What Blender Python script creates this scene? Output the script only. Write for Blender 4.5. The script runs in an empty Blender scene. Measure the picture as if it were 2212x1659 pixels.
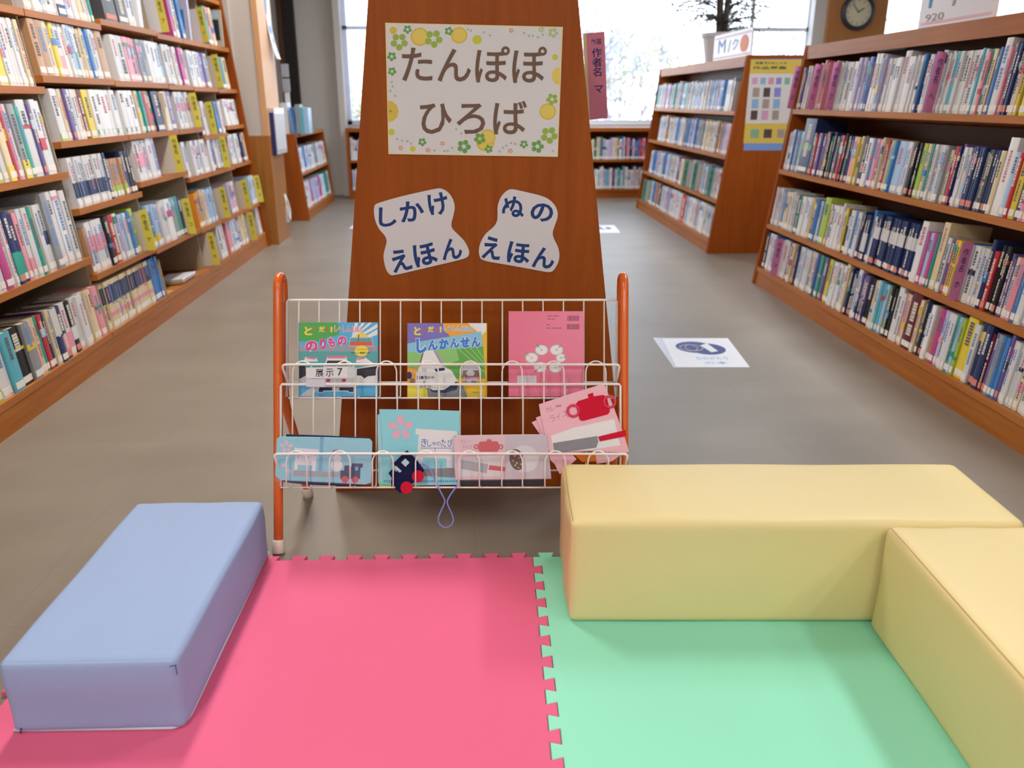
import bpy, math, random, re
import mathutils
from mathutils import Vector, Matrix
C = bpy.context.scene.collection
R = random.Random(7)
# ------------------------------------------------------------------ camera
F = 1755.0; CX, CY = 1106.0, 829.5
TH = math.atan(614/F); PS = math.atan(96/(F/math.cos(TH)))
CAM = Vector((0, 0, 1.05))
cam = bpy.data.cameras.new('camera'); co = bpy.data.objects.new('camera', cam); C.objects.link(co)
co.location = CAM; co.rotation_euler = (math.pi/2-TH, 0, -PS)
cam.sensor_width = 36; cam.lens = F/2212*36; cam.clip_start = .05; cam.clip_end = 200
cam.dof.use_dof = True; cam.dof.focus_distance = 1.97; cam.dof.aperture_fstop = 3.7
sc = bpy.context.scene; sc.camera = co
sc.view_settings.view_transform = 'Standard'; sc.view_settings.look = 'None'
sc.view_settings.gamma = 1; sc.view_settings.exposure = 0.32
FW = Vector((math.sin(PS)*math.cos(TH), math.cos(PS)*math.cos(TH), -math.sin(TH)))
RT = Vector((math.cos(PS), -math.sin(PS), 0)); UP = RT.cross(FW)
def ray(u, v): return FW + RT*((u-CX)/F) - UP*((v-CY)/F)
def at(u, v, zc=None, x=None, y=None, z=None):
    d = ray(u, v)
    t = zc if zc is not None else (z-CAM.z)/d.z if z is not None else (y-CAM.y)/d.y if y is not None else (x-CAM.x)/d.x
    return CAM + d*t
def proj(p):
    d = Vector(p)-CAM; zc = d.dot(FW)
    return CX+F*d.dot(RT)/zc, CY-F*d.dot(UP)/zc, zc
# ------------------------------------------------------------------ world, lamps
w = bpy.data.worlds.new('sky'); sc.world = w; w.use_nodes = True
nt = w.node_tree; bg = nt.nodes['Background']
tc = nt.nodes.new('ShaderNodeTexCoord'); sx = nt.nodes.new('ShaderNodeSeparateXYZ'); cr = nt.nodes.new('ShaderNodeValToRGB')
nt.links.new(tc.outputs['Generated'], sx.inputs[0]); nt.links.new(sx.outputs['Z'], cr.inputs[0]); nt.links.new(cr.outputs[0], bg.inputs[0])
cr.color_ramp.elements[0].position = 0.0; cr.color_ramp.elements[0].color = (.93, .96, 1, 1)
cr.color_ramp.elements[1].position = .7; cr.color_ramp.elements[1].color = (.55, .72, 1, 1)
bg.inputs[1].default_value = 4.2
def area(name, loc, sx_, sy_, power, col, rot=(0, 0, 0)):
    l = bpy.data.lights.new(name, 'AREA'); l.shape = 'RECTANGLE'; l.size = sx_; l.size_y = sy_; l.energy = power; l.color = col
    o = bpy.data.objects.new(name, l); C.objects.link(o); o.location = loc; o.rotation_euler = rot
    return o
LAMPS = [  # x, y, watts, colour
    (-.9, 3.0, 52, (1, .92, .81)), (-.9, 6.0, 36, (1, .96, .91)),
    (-.9, -.2, 22, (1, .93, .84)), (2.3, 3.2, 46, (.86, .94, 1)), (2.3, 6.4, 42, (.86, .94, 1)),
    (2.3, -.2, 22, (.97, .98, 1)), (5.2, 3.2, 30, (.86, .94, 1)), (.7, 8.3, 34, (.86, .94, 1)),
    (-1.6, -2.6, 34, (1, .95, .88)), (.7, -2.9, 38, (1, .97, .93)), (3.0, -2.6, 34, (.98, .98, 1))]  # last three lamps are added behind the camera to brighten fronts facing it
# ------------------------------------------------------------------ materials
def lin(h):
    h = h.lstrip('#'); r = []
    for i in (0, 2, 4):
        c = int(h[i:i+2], 16)/255; r.append(c/12.92 if c <= .04045 else ((c+.055)/1.055)**2.4)
    return r
MATS = {}
def mat(name, hexc, rough=.6, spec=.3, noise=0, nscale=40, bump=0, emit=0, metal=0, rnd=0, coat=0, alpha=1):
    if hexc == '': return MATS[name]
    if name in MATS: return MATS[name]
    m = bpy.data.materials.new(name); m.use_nodes = True; n = m.node_tree; b = n.nodes['Principled BSDF']
    c = lin(hexc); b.inputs['Base Color'].default_value = (*c, 1)
    b.inputs['Roughness'].default_value = rough; b.inputs['Specular IOR Level'].default_value = spec
    b.inputs['Metallic'].default_value = metal; b.inputs['Coat Weight'].default_value = coat
    if emit: b.inputs['Emission Color'].default_value = (*c, 1); b.inputs['Emission Strength'].default_value = emit
    tcn = n.nodes.new('ShaderNodeTexCoord')
    if noise or bump:
        nz = n.nodes.new('ShaderNodeTexNoise'); nz.inputs['Scale'].default_value = nscale; nz.inputs['Detail'].default_value = 4
        n.links.new(tcn.outputs['Object'], nz.inputs['Vector'])
        if noise:
            mx = n.nodes.new('ShaderNodeMix'); mx.data_type = 'RGBA'
            mx.inputs[6].default_value = (*[max(0, k*(1-noise)) for k in c], 1); mx.inputs[7].default_value = (*[min(1, k*(1+noise)) for k in c], 1)
            n.links.new(nz.outputs['Fac'], mx.inputs[0]); n.links.new(mx.outputs[2], b.inputs['Base Color'])
        if bump:
            bp = n.nodes.new('ShaderNodeBump'); bp.inputs['Strength'].default_value = bump; bp.inputs['Distance'].default_value = .002
            n.links.new(nz.outputs['Fac'], bp.inputs['Height']); n.links.new(bp.outputs[0], b.inputs['Normal'])
    if rnd:
        oi = n.nodes.new('ShaderNodeObjectInfo'); hs = n.nodes.new('ShaderNodeHueSaturation'); mp = n.nodes.new('ShaderNodeMapRange')
        mp.inputs[3].default_value = 1-rnd; mp.inputs[4].default_value = 1+rnd
        hs.inputs['Color'].default_value = (*c, 1)
        n.links.new(oi.outputs['Random'], mp.inputs[0]); n.links.new(mp.outputs[0], hs.inputs['Value']); n.links.new(hs.outputs[0], b.inputs['Base Color'])
    if alpha < 1:
        b.inputs['Alpha'].default_value = alpha
    MATS[name] = m; return m
def wood(name, dark, light, rough=.42, axis='z'):
    m = bpy.data.materials.new(name); m.use_nodes = True; n = m.node_tree; b = n.nodes['Principled BSDF']
    b.inputs['Roughness'].default_value = rough; b.inputs['Specular IOR Level'].default_value = .2
    t = n.nodes.new('ShaderNodeTexCoord'); mp = n.nodes.new('ShaderNodeMapping')
    mp.inputs['Scale'].default_value = {'z': (14, 14, .9), 'y': (14, .9, 14), 'x': (.9, 14, 14)}[axis]
    nz = n.nodes.new('ShaderNodeTexNoise'); nz.inputs['Scale'].default_value = 3; nz.inputs['Detail'].default_value = 6; nz.inputs['Roughness'].default_value = .6
    n2 = n.nodes.new('ShaderNodeTexNoise'); n2.inputs['Scale'].default_value = 45; n2.inputs['Detail'].default_value = 2
    r = n.nodes.new('ShaderNodeValToRGB'); r.color_ramp.elements[0].color = (*lin(dark), 1); r.color_ramp.elements[1].color = (*lin(light), 1)
    r.color_ramp.elements[0].position = .3; r.color_ramp.elements[1].position = .72
    ad = n.nodes.new('ShaderNodeMath'); ad.operation = 'MULTIPLY_ADD'; ad.inputs[1].default_value = .25
    n.links.new(t.outputs['Object'], mp.inputs[0]); n.links.new(mp.outputs[0], nz.inputs[0]); n.links.new(mp.outputs[0], n2.inputs[0])
    n.links.new(n2.outputs['Fac'], ad.inputs[0]); n.links.new(nz.outputs['Fac'], ad.inputs[2])
    sb = n.nodes.new('ShaderNodeMath'); sb.operation = 'SUBTRACT'; sb.inputs[1].default_value = .125
    n.links.new(ad.outputs[0], sb.inputs[0]); n.links.new(sb.outputs[0], r.inputs[0]); n.links.new(r.outputs[0], b.inputs['Base Color'])
    MATS[name] = m; return m
WD = wood('beech_stained_vertical', '#904612', '#a25419'); WDy = wood('beech_stained_long', '#97571f', '#ab6a2e', axis='y')
WDx = wood('beech_stained_cross', '#8f4c18', '#a25a20', axis='x'); WSH = wood('shelf_board_wood_lit', '#a9652c', '#bd7a40', axis='y'); WIN = wood('shelf_inside_wood', '#6f3a16', '#80451c', axis='y')  # shelf boards lightened: overhead light on their edges is put into the colour
WPIL = wood('pillar_wood', '#cc9a6e', '#d8a87c'); WPILb = wood('pillar_wood_low', '#95602c', '#a87036')
WHT = mat('paper_white', '#e6e6ea', .6); INK = mat('ink_dark', '#20222e', .6); MET = mat('white_wire', '#efe9e6', .3, .5)
# ------------------------------------------------------------------ mesh helpers
class MB:
    def __init__(s): s.v = []; s.f = []; s.m = []
    def add(s, vs, fs, mi=0):
        o = len(s.v); s.v += [tuple(p) for p in vs]; s.f += [tuple(i+o for i in f) for f in fs]; s.m += [mi]*len(fs)
    def box(s, x0, y0, z0, x1, y1, z1, mi=0, M=None):
        vs = [Vector(p) for p in ((x0,y0,z0),(x1,y0,z0),(x1,y1,z0),(x0,y1,z0),(x0,y0,z1),(x1,y0,z1),(x1,y1,z1),(x0,y1,z1))]
        if M: vs = [M @ p for p in vs]
        s.add(vs, [(0,3,2,1),(4,5,6,7),(0,1,5,4),(1,2,6,5),(2,3,7,6),(3,0,4,7)], mi); return s
    def prism(s, poly, a, b, mi=0, plane='xz', M=None):
        # poly in plane, extruded a..b along the remaining axis
        f = {'xz': lambda p, t: (p[0], t, p[1]), 'xy': lambda p, t: (p[0], p[1], t), 'yz': lambda p, t: (t, p[0], p[1])}[plane]
        n = len(poly); vs = [Vector(f(p, a)) for p in poly]+[Vector(f(p, b)) for p in poly]
        if M: vs = [M @ p for p in vs]
        s.add(vs, [tuple(range(n)), tuple(range(2*n-1, n-1, -1))]+[(i, (i+1) % n, n+(i+1) % n, n+i) for i in range(n)], mi); return s
    def tube(s, pts, r, seg=8, mi=0, closed=False):
        pts = [Vector(p) for p in pts]; n = len(pts); rs = r if isinstance(r, (list, tuple)) else [r]*n
        o = len(s.v); up = None
        for i, p in enumerate(pts):
            a = pts[(i-1) % n] if (i or closed) else p; b = pts[(i+1) % n] if (i < n-1 or closed) else p
            d = (b-a).normalized()
            if up is None:
                up = Vector((0, 0, 1)) if abs(d.z) < .9 else Vector((1, 0, 0))
            e = d.cross(up)
            if e.length < 1e-4: e = d.cross(Vector((.3, 1, .2)))
            e.normalize(); g = e.cross(d).normalized(); up = g
            for k in range(seg):
                t = 2*math.pi*k/seg; s.v.append(tuple(p+(e*math.cos(t)+g*math.sin(t))*rs[i]))
        for i in range(n if closed else n-1):
            j = (i+1) % n
            for k in range(seg):
                k2 = (k+1) % seg; s.f.append((o+i*seg+k, o+i*seg+k2, o+j*seg+k2, o+j*seg+k)); s.m.append(mi)
        if not closed:
            s.f.append(tuple(o+k for k in range(seg))[::-1]); s.m.append(mi)
            s.f.append(tuple(o+(n-1)*seg+k for k in range(seg))); s.m.append(mi)
        return s
    def lathe(s, prof, seg=24, mi=0, c=(0, 0, 0)):
        o = len(s.v); n = len(prof)
        for r, z in prof:
            for k in range(seg):
                t = 2*math.pi*k/seg; s.v.append((c[0]+r*math.cos(t), c[1]+r*math.sin(t), c[2]+z))
        for i in range(n-1):
            for k in range(seg):
                k2 = (k+1) % seg; s.f.append((o+i*seg+k, o+i*seg+k2, o+(i+1)*seg+k2, o+(i+1)*seg+k)); s.m.append(mi)
        return s
    def build(s, name, mats, parent=None, smooth=False, loc=None, M=None):
        me = bpy.data.meshes.new(name); me.from_pydata(s.v, [], s.f)
        if not isinstance(mats, (list, tuple)): mats = [mats]
        for m in mats: me.materials.append(m)
        if len(mats) > 1: me.polygons.foreach_set('material_index', s.m)
        if smooth: me.polygons.foreach_set('use_smooth', [True]*len(s.f))
        me.update(); o = bpy.data.objects.new(name, me); C.objects.link(o)
        if parent: o.parent = parent
        if M is not None: o.matrix_basis = M
        if loc is not None: o.location = loc
        return o
def fixn(o):
    import bmesh
    b = bmesh.new(); b.from_mesh(o.data); bmesh.ops.recalc_face_normals(b, faces=b.faces); b.to_mesh(o.data); b.free(); return o
def tag(o, label, cat, group=None, kind=None):
    if label: o['label'] = label
    if cat: o['category'] = cat
    if group: o['group'] = group
    if kind: o['kind'] = kind
    return o
def thing(name, label, cat, loc=(0, 0, 0), rz=0, group=None, M=None):
    o = bpy.data.objects.new(name, None); C.objects.link(o); o.empty_display_size = .05
    if M is not None: o.matrix_basis = M
    else: o.location = loc; o.rotation_euler = (0, 0, rz)
    return tag(o, label, cat, group)
def struct(o): o['kind'] = 'structure'; return o
def bevel(o, w, seg=2):
    b = o.modifiers.new('bevel', 'BEVEL'); b.width = w; b.segments = seg; b.limit_method = 'ANGLE'; return o
# text as mesh pieces -------------------------------------------------------
TC = {}
def glyphs(txt, offset=0.0, spacing=1.0, line=1.0):
    key = (txt, offset, spacing, line)
    if key in TC: return TC[key]
    cu = bpy.data.curves.new('lettering', 'FONT'); cu.body = txt; cu.size = 1; cu.offset = offset; cu.resolution_u = 3
    cu.space_character = spacing; cu.space_line = line; cu.align_x = 'CENTER'
    o = bpy.data.objects.new('lettering', cu); C.objects.link(o)
    dg = bpy.context.evaluated_depsgraph_get(); dg.update()
    me = bpy.data.meshes.new_from_object(o.evaluated_get(dg))
    vs = [tuple(p.co[:2]) for p in me.vertices]; fs = [tuple(p.vertices) for p in me.polygons]
    bpy.data.objects.remove(o); bpy.data.curves.remove(cu); bpy.data.meshes.remove(me)
    TC[key] = (vs, fs); return TC[key]
class Flat:
    """printed artwork: shapes in the plane of a sheet; x right, z up, y = -layer (towards the reader)"""
    def __init__(s, f=None): s.mb = MB(); s.lay = 0; s.f = f or (lambda p: p)
    def poly(s, pts, mi, lift=None):
        s.lay += 1; y = -.000006*(s.lay if lift is None else lift)
        q = [s.f(p) for p in pts]; s.mb.add([(x, y, z) for x, z in q], [tuple(range(len(q)))], mi)
    def rect(s, x0, y0, x1, y1, mi): s.poly([(x0, y0), (x1, y0), (x1, y1), (x0, y1)], mi)
    def disc(s, cx, cy, rx, ry, mi, n=20, rot=0):
        ca, sa = math.cos(rot), math.sin(rot)
        s.poly([(cx+rx*math.cos(t)*ca-ry*math.sin(t)*sa, cy+rx*math.cos(t)*sa+ry*math.sin(t)*ca) for t in [2*math.pi*k/n for k in range(n)]], mi)
    def text(s, txt, x0, y0, x1, y1, mi, ang=0, off=0.0, spacing=1.0, line=1.0, lift=0):
        vs, fs = glyphs(txt, off, spacing, line)
        if not vs: return
        ax = min(p[0] for p in vs); bx = max(p[0] for p in vs); ay = min(p[1] for p in vs); by = max(p[1] for p in vs)
        cx, cy = (x0+x1)/2, (y0+y1)/2; sx_, sy_ = (x1-x0)/(bx-ax), (y1-y0)/(by-ay); ca, sa = math.cos(ang), math.sin(ang)
        s.lay += 1; y = -.000006*s.lay; out = []
        for px, py in vs:
            X = (px-(ax+bx)/2)*sx_; Y = -(py-(ay+by)/2)*sy_     # input frame has y downwards (as measured on the photo)
            q = s.f((cx+X*ca+Y*sa, cy-X*sa+Y*ca)); out.append((q[0], y, q[1]))
        s.mb.add(out, fs, mi)
def sheet(f, poly, th=.0006):
    q = [f(p) for p in poly]; m = MB(); m.prism(q, 0, th); return m
# ------------------------------------------------------------------ the room
def floor_mat():
    m = bpy.data.materials.new('carpet_tiles'); m.use_nodes = True; n = m.node_tree; b = n.nodes['Principled BSDF']
    b.inputs['Roughness'].default_value = .42; b.inputs['Specular IOR Level'].default_value = .5
    t = n.nodes.new('ShaderNodeTexCoord'); nz = n.nodes.new('ShaderNodeTexNoise'); nz.inputs['Scale'].default_value = 2.2; nz.inputs['Detail'].default_value = 5
    mp = n.nodes.new('ShaderNodeMapping'); mp.inputs['Scale'].default_value = (1.1, 1.6, 1); mp.inputs['Rotation'].default_value = (0, 0, .02)
    br = n.nodes.new('ShaderNodeTexBrick'); br.offset = 0; br.inputs['Scale'].default_value = 1; br.inputs['Brick Width'].default_value = .5; br.inputs['Row Height'].default_value = .5
    br.inputs['Mortar Size'].default_value = .0016; br.inputs['Color1'].default_value = (1, 1, 1, 1); br.inputs['Color2'].default_value = (.97, .97, .97, 1); br.inputs['Mortar'].default_value = (.88, .88, .88, 1)
    r = n.nodes.new('ShaderNodeValToRGB'); r.color_ramp.elements[0].color = (*lin('#80766a'), 1); r.color_ramp.elements[1].color = (*lin('#887e72'), 1)
    r.color_ramp.elements[0].position = .35; r.color_ramp.elements[1].position = .65
    mx = n.nodes.new('ShaderNodeMix'); mx.data_type = 'RGBA'; mx.blend_type = 'MULTIPLY'; mx.inputs[0].default_value = 1
    n.links.new(t.outputs['Object'], mp.inputs[0]); n.links.new(mp.outputs[0], nz.inputs[0]); n.links.new(t.outputs['Object'], br.inputs[0])
    n.links.new(nz.outputs['Fac'], r.inputs[0]); n.links.new(r.outputs[0], mx.inputs[6]); n.links.new(br.outputs['Color'], mx.inputs[7]); n.links.new(mx.outputs[2], b.inputs['Base Color'])
    f = n.nodes.new('ShaderNodeTexNoise'); f.inputs['Scale'].default_value = 700; bp = n.nodes.new('ShaderNodeBump'); bp.inputs['Strength'].default_value = .25; bp.inputs['Distance'].default_value = .001
    n.links.new(t.outputs['Object'], f.inputs[0]); n.links.new(f.outputs['Fac'], bp.inputs['Height']); n.links.new(bp.outputs[0], b.inputs['Normal'])
    return m
WALL = mat('wall_paint', '#c6c1bc', .8, .1, noise=.03, nscale=30); WALLD = mat('wall_trim_light', '#cfc9c4', .7, .2)
struct(MB().box(-3.6, -4, -.1, 7.5, 9.8, 0).build('floor', floor_mat()))
struct(MB().box(-3.6, -4, 2.9, 7.5, 9.95, 3.0).build('ceiling', mat('ceiling_white', '#e8e6e2', .9, .1)))
struct(MB().box(-3.7, -4, -.1, -3.6, 9.95, 3.0).build('wall_left', WALL))
struct(MB().box(7.5, -4, -.1, 7.6, 9.95, 3.0).build('wall_right', WALL))
struct(MB().box(-3.7, -4.1, -.1, 7.6, -4, 3.0).build('wall_front', WALL))
mb = MB()
mb.box(-3.6, 9.8, 0, 7.5, 9.95, .78); mb.box(-3.6, 9.8, 2.6, 7.5, 9.95, 2.9)
mb.box(-3.6, 9.8, .78, -2.05, 9.95, 2.6); mb.box(-1.87, 9.8, .78, -1.37, 9.95, 2.6); mb.box(-2.05, 9.9, .78, -1.87, 9.95, 2.6)
mb.box(3.9, 9.8, .78, 4.66, 9.95, 2.6); mb.box(7.2, 9.8, .78, 7.5, 9.95, 2.6)
struct(mb.build('wall_back', WALL))
struct(MB().box(-1.44, 9.68, 0, -1.372, 9.8, 2.9).build('trim_1', WALLD))
struct(MB().box(3.86, 9.68, 0, 4.0, 9.8, 2.9).build('trim_2', WALLD))
struct(MB().box(4.0, 9.62, 0, 4.66, 9.8, 2.9).build('trim_3', wood('clock_panel_wood', '#a96f40', '#b87d4c')))
# dark doorway recess in the back wall, far left
d1 = struct(MB().box(-2.05, 9.74, 0, -1.875, 9.8, 2.6).build('door_1', mat('door_dark', '#241e1c', .5)))
MB().box(-2.04, 9.73, .02, -2.0, 9.745, 2.58).build('door_frame', mat('door_frame_brown', '#57371e', .5), d1)
# wood-clad pillar closing off the tall bookcase on the left
struct(MB().box(-3.6, 6.31, 0, -1.66, 6.75, 2.9).build('wall_pillar', WALL))
mb = MB(); mb.box(-1.66, 6.335, .80, -1.50, 6.70, 2.9, 0); struct(mb.build('trim_4', mat('pillar_grey', '#c9c3bd', .7, .15)))
mb = MB(); mb.box(-1.66, 6.32, 0, -1.462, 6.75, .80, 1); mb.box(-1.503, 6.32, .80, -1.462, 6.75, 2.9, 0)
struct(mb.build('trim_5', [WPIL, WPILb]))
# windows: frame and pane, daylight behind
def glass():
    m = bpy.data.materials.new('window_glass'); m.use_nodes = True; n = m.node_tree; n.nodes.remove(n.nodes['Principled BSDF'])
    tr = n.nodes.new('ShaderNodeBsdfTransparent'); tr.inputs[0].default_value = (.96, .98, 1, 1); gl = n.nodes.new('ShaderNodeBsdfGlossy'); gl.inputs['Roughness'].default_value = .03
    mx = n.nodes.new('ShaderNodeMixShader'); mx.inputs[0].default_value = .05
    n.links.new(tr.outputs[0], mx.inputs[1]); n.links.new(gl.outputs[0], mx.inputs[2]); n.links.new(mx.outputs[0], n.nodes['Material Output'].inputs[0]); return m
GL = glass(); FRM = mat('window_frame_flare', '#e3e8f2', .4, .5)  # frame colour lightened to carry the flare of the bright window
def window(n, x0, x1, muls, z0=.78, z1=2.6):
    m = MB(); y0, y1 = 9.83, 9.87; t = .018
    m.box(x0, y0, z0, x1, y1, z0+.05); m.box(x0, y0, z1-.05, x1, y1, z1); m.box(x0, y0, z0, x0+.05, y1, z1); m.box(x1-.05, y0, z0, x1, y1, z1)
    for k in muls: m.box(k-t, y0, z0, k+t, y1, z1)
    return m
def trans(m, x0, x1, z=1.80): m.box(x0, 9.83, z-.022, x1, 9.87, z+.022); return m
for n, x0, x1, mu, tr in ((1, -1.37, 3.9, (.62, 3.22), [(-1.37, .62), (2.85, 3.9)]), (2, 4.66, 7.2, (5.9,), [])):
    m = window(n, x0, x1, mu)
    for a, b in tr: trans(m, a, b)
    wo = struct(m.build('window_%d' % n, FRM)); MB().box(x0+.01, 9.845, .8, x1-.01, 9.851, 2.58).build('pane', GL, wo)
# blind at the left end of the big window
bl = thing('venetian_blind', 'raised slatted white venetian blind at the far left window edge', 'blind', (-1.16, 9.76, .8))
m = MB()
for k in range(66): m.box(-.205, -.011, .02+k*.026, .205, .011, .0225+k*.026, 0, Matrix.Rotation(0, 4, 'X'))
m.build('slats', mat('blind_slat', '#c9c7d6', .5), bl); MB().box(-.205, -.018, 1.75, .205, .018, 1.8).build('headrail', FRM, bl)
MB().tube([(-.13, -.02, .1), (-.13, -.02, 1.76)], .004, 6).build('cord', WHT, bl)
# lamps on the ceiling
for x, y, p, c in LAMPS:
    t = thing('ceiling_light', None, 'ceiling light', (x, y, 2.9)); t['label'] = 'long fluorescent ceiling light %s' % {(-.9,3.0):'above the left aisle beside the slanted end panel',(-.9,6.0):'above the far left aisle near the pillar',(-.9,-.2):'above the camera end of the left aisle',(2.3,3.2):'above the near right bookcase',(2.3,6.4):'above the shorter bookcase with the poster',(2.3,-.2):'above the camera end on the right',(-1.6,-2.6):'leftmost of the three behind the viewer',(.7,-2.9):'middle of the three behind the viewer',(3.0,-2.6):'rightmost of the three behind the viewer',(5.2,3.2):'beyond the near right bookcase',(.7,8.3):'nearest the big window'}[(x, y)]
    MB().box(-.16, -.62, -.05, .16, .62, 0).build('housing', mat('lamp_white', '#e8e8e8', .5), t)
    l = area('lamp', (0, 0, -.056), .28, 1.2, p, c); l.parent = t
# ------------------------------------------------------------------ outside the window
struct(MB().box(-30, 9.96, -3.2, 40, 60, -3.0).build('ground', mat('lawn_dry', '#c9c7b0', .9, .1, noise=.2, nscale=2)))
BARK = mat('bark_washed_out', '#9a94a0', .9, .1);  # bark paled: outdoor glare and flare are put into the colour
def tree(x, y, h, seed, colr, label):
    r = random.Random(seed); t = thing('tree', label, 'tree', (x, y, -3.0), 0, None)
    m = MB(); lf = MB(); H = h+3
    def branch(p, d, L, rad, dep):
        q = p+d*L; mid = p+d*L*.5+Vector((r.uniform(-.05, .05), r.uniform(-.05, .05), 0))*L
        m.tube([p, mid, q], [rad, rad*.8, rad*.6], 5)
        if dep == 0:
            for _ in range(16):
                c = q+Vector((r.gauss(0, .28), r.gauss(0, .28), r.gauss(0, .24))); a = Vector((r.uniform(-1, 1), r.uniform(-1, 1), r.uniform(-1, 1))).normalized()
                b = a.cross(Vector((r.uniform(-1, 1), r.uniform(-1, 1), r.uniform(-1, 1)))).normalized(); s_ = r.uniform(.035, .08)
                lf.add([c-a*s_, c+b*s_*.5, c+a*s_, c-b*s_*.5], [(0, 1, 2, 3)])
            return
        for _ in range(r.choice((3, 4))):
            e = (d+Vector((r.uniform(-.7, .7), r.uniform(-.7, .7), r.uniform(-.15, .5)))).normalized()
            branch(p+d*L*r.uniform(.6, 1), e, L*r.uniform(.55, .8), rad*.6, dep-1)
    branch(Vector((0, 0, 0)), Vector((0, 0, 1)), H*.42, .09, 4)
    m.build('trunk', BARK, t); lf.build('foliage', colr, t)
L1 = mat('leaf_olive_washed_out', '#c3bfa0', .8, .1); L2 = mat('leaf_yellow', '#dccf96', .8, .1); L3 = mat('leaf_grey_washed_out', '#b5b2b4', .8, .1)  # leaf colours paled to imitate foliage washed out by glare
tree(1.2, 17.0, 2.6, 3, L3, 'pale twiggy tree outside the big window just right of the pink sign')
tree(4.0, 22.0, 3.0, 4, L1, 'slender olive tree outside, left of the potted plant')
tree(5.6, 14.5, 2.0, 6, L3, 'pale leafless tree outside directly behind the potted plant')
tree(-2.2, 18.0, 2.0, 7, L1, 'low tree seen through the blind at the left window')
tree(10.5, 18.0, 3.2, 8, L3, 'pale tree outside the window right of the clock')
# ------------------------------------------------------------------ bookcases
TILT = math.radians(6)
def a_unit(label, cx, y0, y1, levels, hb=.4075, k=.128, top=1.33, back_books=True, ends=(1, 1)):
    """double-sided, slanted library unit: end panels, centre panel, boards, plinth, top"""
    t = thing('bookcase', label, 'bookcase', (cx, (y0+y1)/2, 0)); L = (y1-y0)/2; e = .03
    for s, on in ((-1, ends[0]), (1, ends[1])):
        if on: bevel(MB().prism([(-hb, 0), (hb, 0), (hb-k*top, top), (-hb+k*top, top)], s*L, s*(L-e)).build('end_panel', WD, t), .004)
    MB().box(-.012, -L+e, .02, .012, L-e, top-.03).build('centre_panel', WIN, t)
    ht = hb-k*top
    m = MB(); m.box(-ht-.002, -L+e, top-.02, ht+.002, L-e, top)
    for s in (-1, 1): m.box(s*(ht+.004), -L+e, top-.068, s*(ht-.014), L-e, top-.0195)
    m.build('top_board', WDy, t)
    for s in (-1, 1):
        MB().prism([(s*(hb-.004), 0), (s*(hb-.02), 0), (s*(hb-.02-.1*k), .096), (s*(hb-.004-.1*k), .096)], -L+e, L-e).build('plinth', WDy, t)
        for z in levels:
            xf = hb-k*z; dz = math.tan(TILT)
            MB().prism([(s*(xf+.004), z), (s*(xf+.004), z-.026), (s*.012, z-.026-(xf-.012)*dz), (s*.012, z-(xf-.012)*dz)], -L+e, L-e).build('shelf_board', WSH, t)
    return t
LV = (.10, .345, .672, .995)
LVR = [.105, .36, .672, 1.0]
near_right = a_unit('long low wooden bookcase at the right, nearest the camera', 2.12, 1.75, 4.79, LVR)
mid_right = a_unit('low wooden bookcase with a yellow poster on its end panel', 2.12, 5.775, 8.40, [.10, .375, .68, .975])
mid = a_unit('bookcase whose slanted end panel carries the dandelion poster', .0185, 2.10, 4.79, LVR, k=.13)
# tall one-sided bookcase on the left wall, in six bays with stepped shelves
LX0, LK = -1.53, .1
def lface(z): return LX0-LK*z
BAYS = [(2.2, 3.445, [.11, .435, .778, 1.098, 1.375, 1.66]), (3.445, 4.13, [.11, .36, .63, .893, 1.14, 1.375, 1.66]),
        (4.13, 4.85, [.11, .348, .672, .893, 1.135, 1.40, 1.68]), (4.85, 5.28, [.11, .34, .63, .892, 1.13, 1.39, 1.69]),
        (5.28, 5.80, [.11, .335, .63, .842, 1.125, 1.39, 1.69]), (5.80, 6.25, [.11, .33, .635, .885, 1.12, 1.39, 1.69])]
left = thing('bookcase', 'tall wooden bookcase filling the left side with stepped shelves', 'bookcase', (-1.8, 4.2, 0))
ox, oy = -1.8, 4.2
for y in (2.2, 6.28): bevel(MB().prism([(LX0-ox+.008, 0), (lface(2.0)-ox+.008, 2.0), (-2.02-ox, 2.0), (-2.02-ox, 0)], y-oy-.03, y-oy).build('end_panel', WD, left), .004)
MB().box(-2.03-ox, 2.2-oy, 0, -2.018-ox, 6.25-oy, 2.0).build('back_panel', WIN, left)
MB().prism([(LX0-ox, 0), (LX0-ox-.02, 0), (LX0-ox-.03, .1), (LX0-ox-.01, .1)], 2.2-oy, 6.25-oy).build('plinth', WDy, left)
for a, b, lv in BAYS:
    if a > 3: MB().prism([(lface(.1)-ox-.03, .1), (lface(2)-ox-.03, 2.0), (-2.02-ox, 2.0), (-2.02-ox, .1)], a-oy-.004, a-oy+.004).build('divider_panel', mat('steel_divider', '#a89f8c', .5), left)
    for z in lv:
        xf = lface(z)+.004; dz = math.tan(TILT)*(xf+2.018)
        MB().prism([(xf-ox, z), (xf-ox, z-.026), (-2.018-ox, z-.026-dz), (-2.018-ox, z-dz)], a-oy+.004, b-oy-.004).build('shelf_board', WSH, left)
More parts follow.
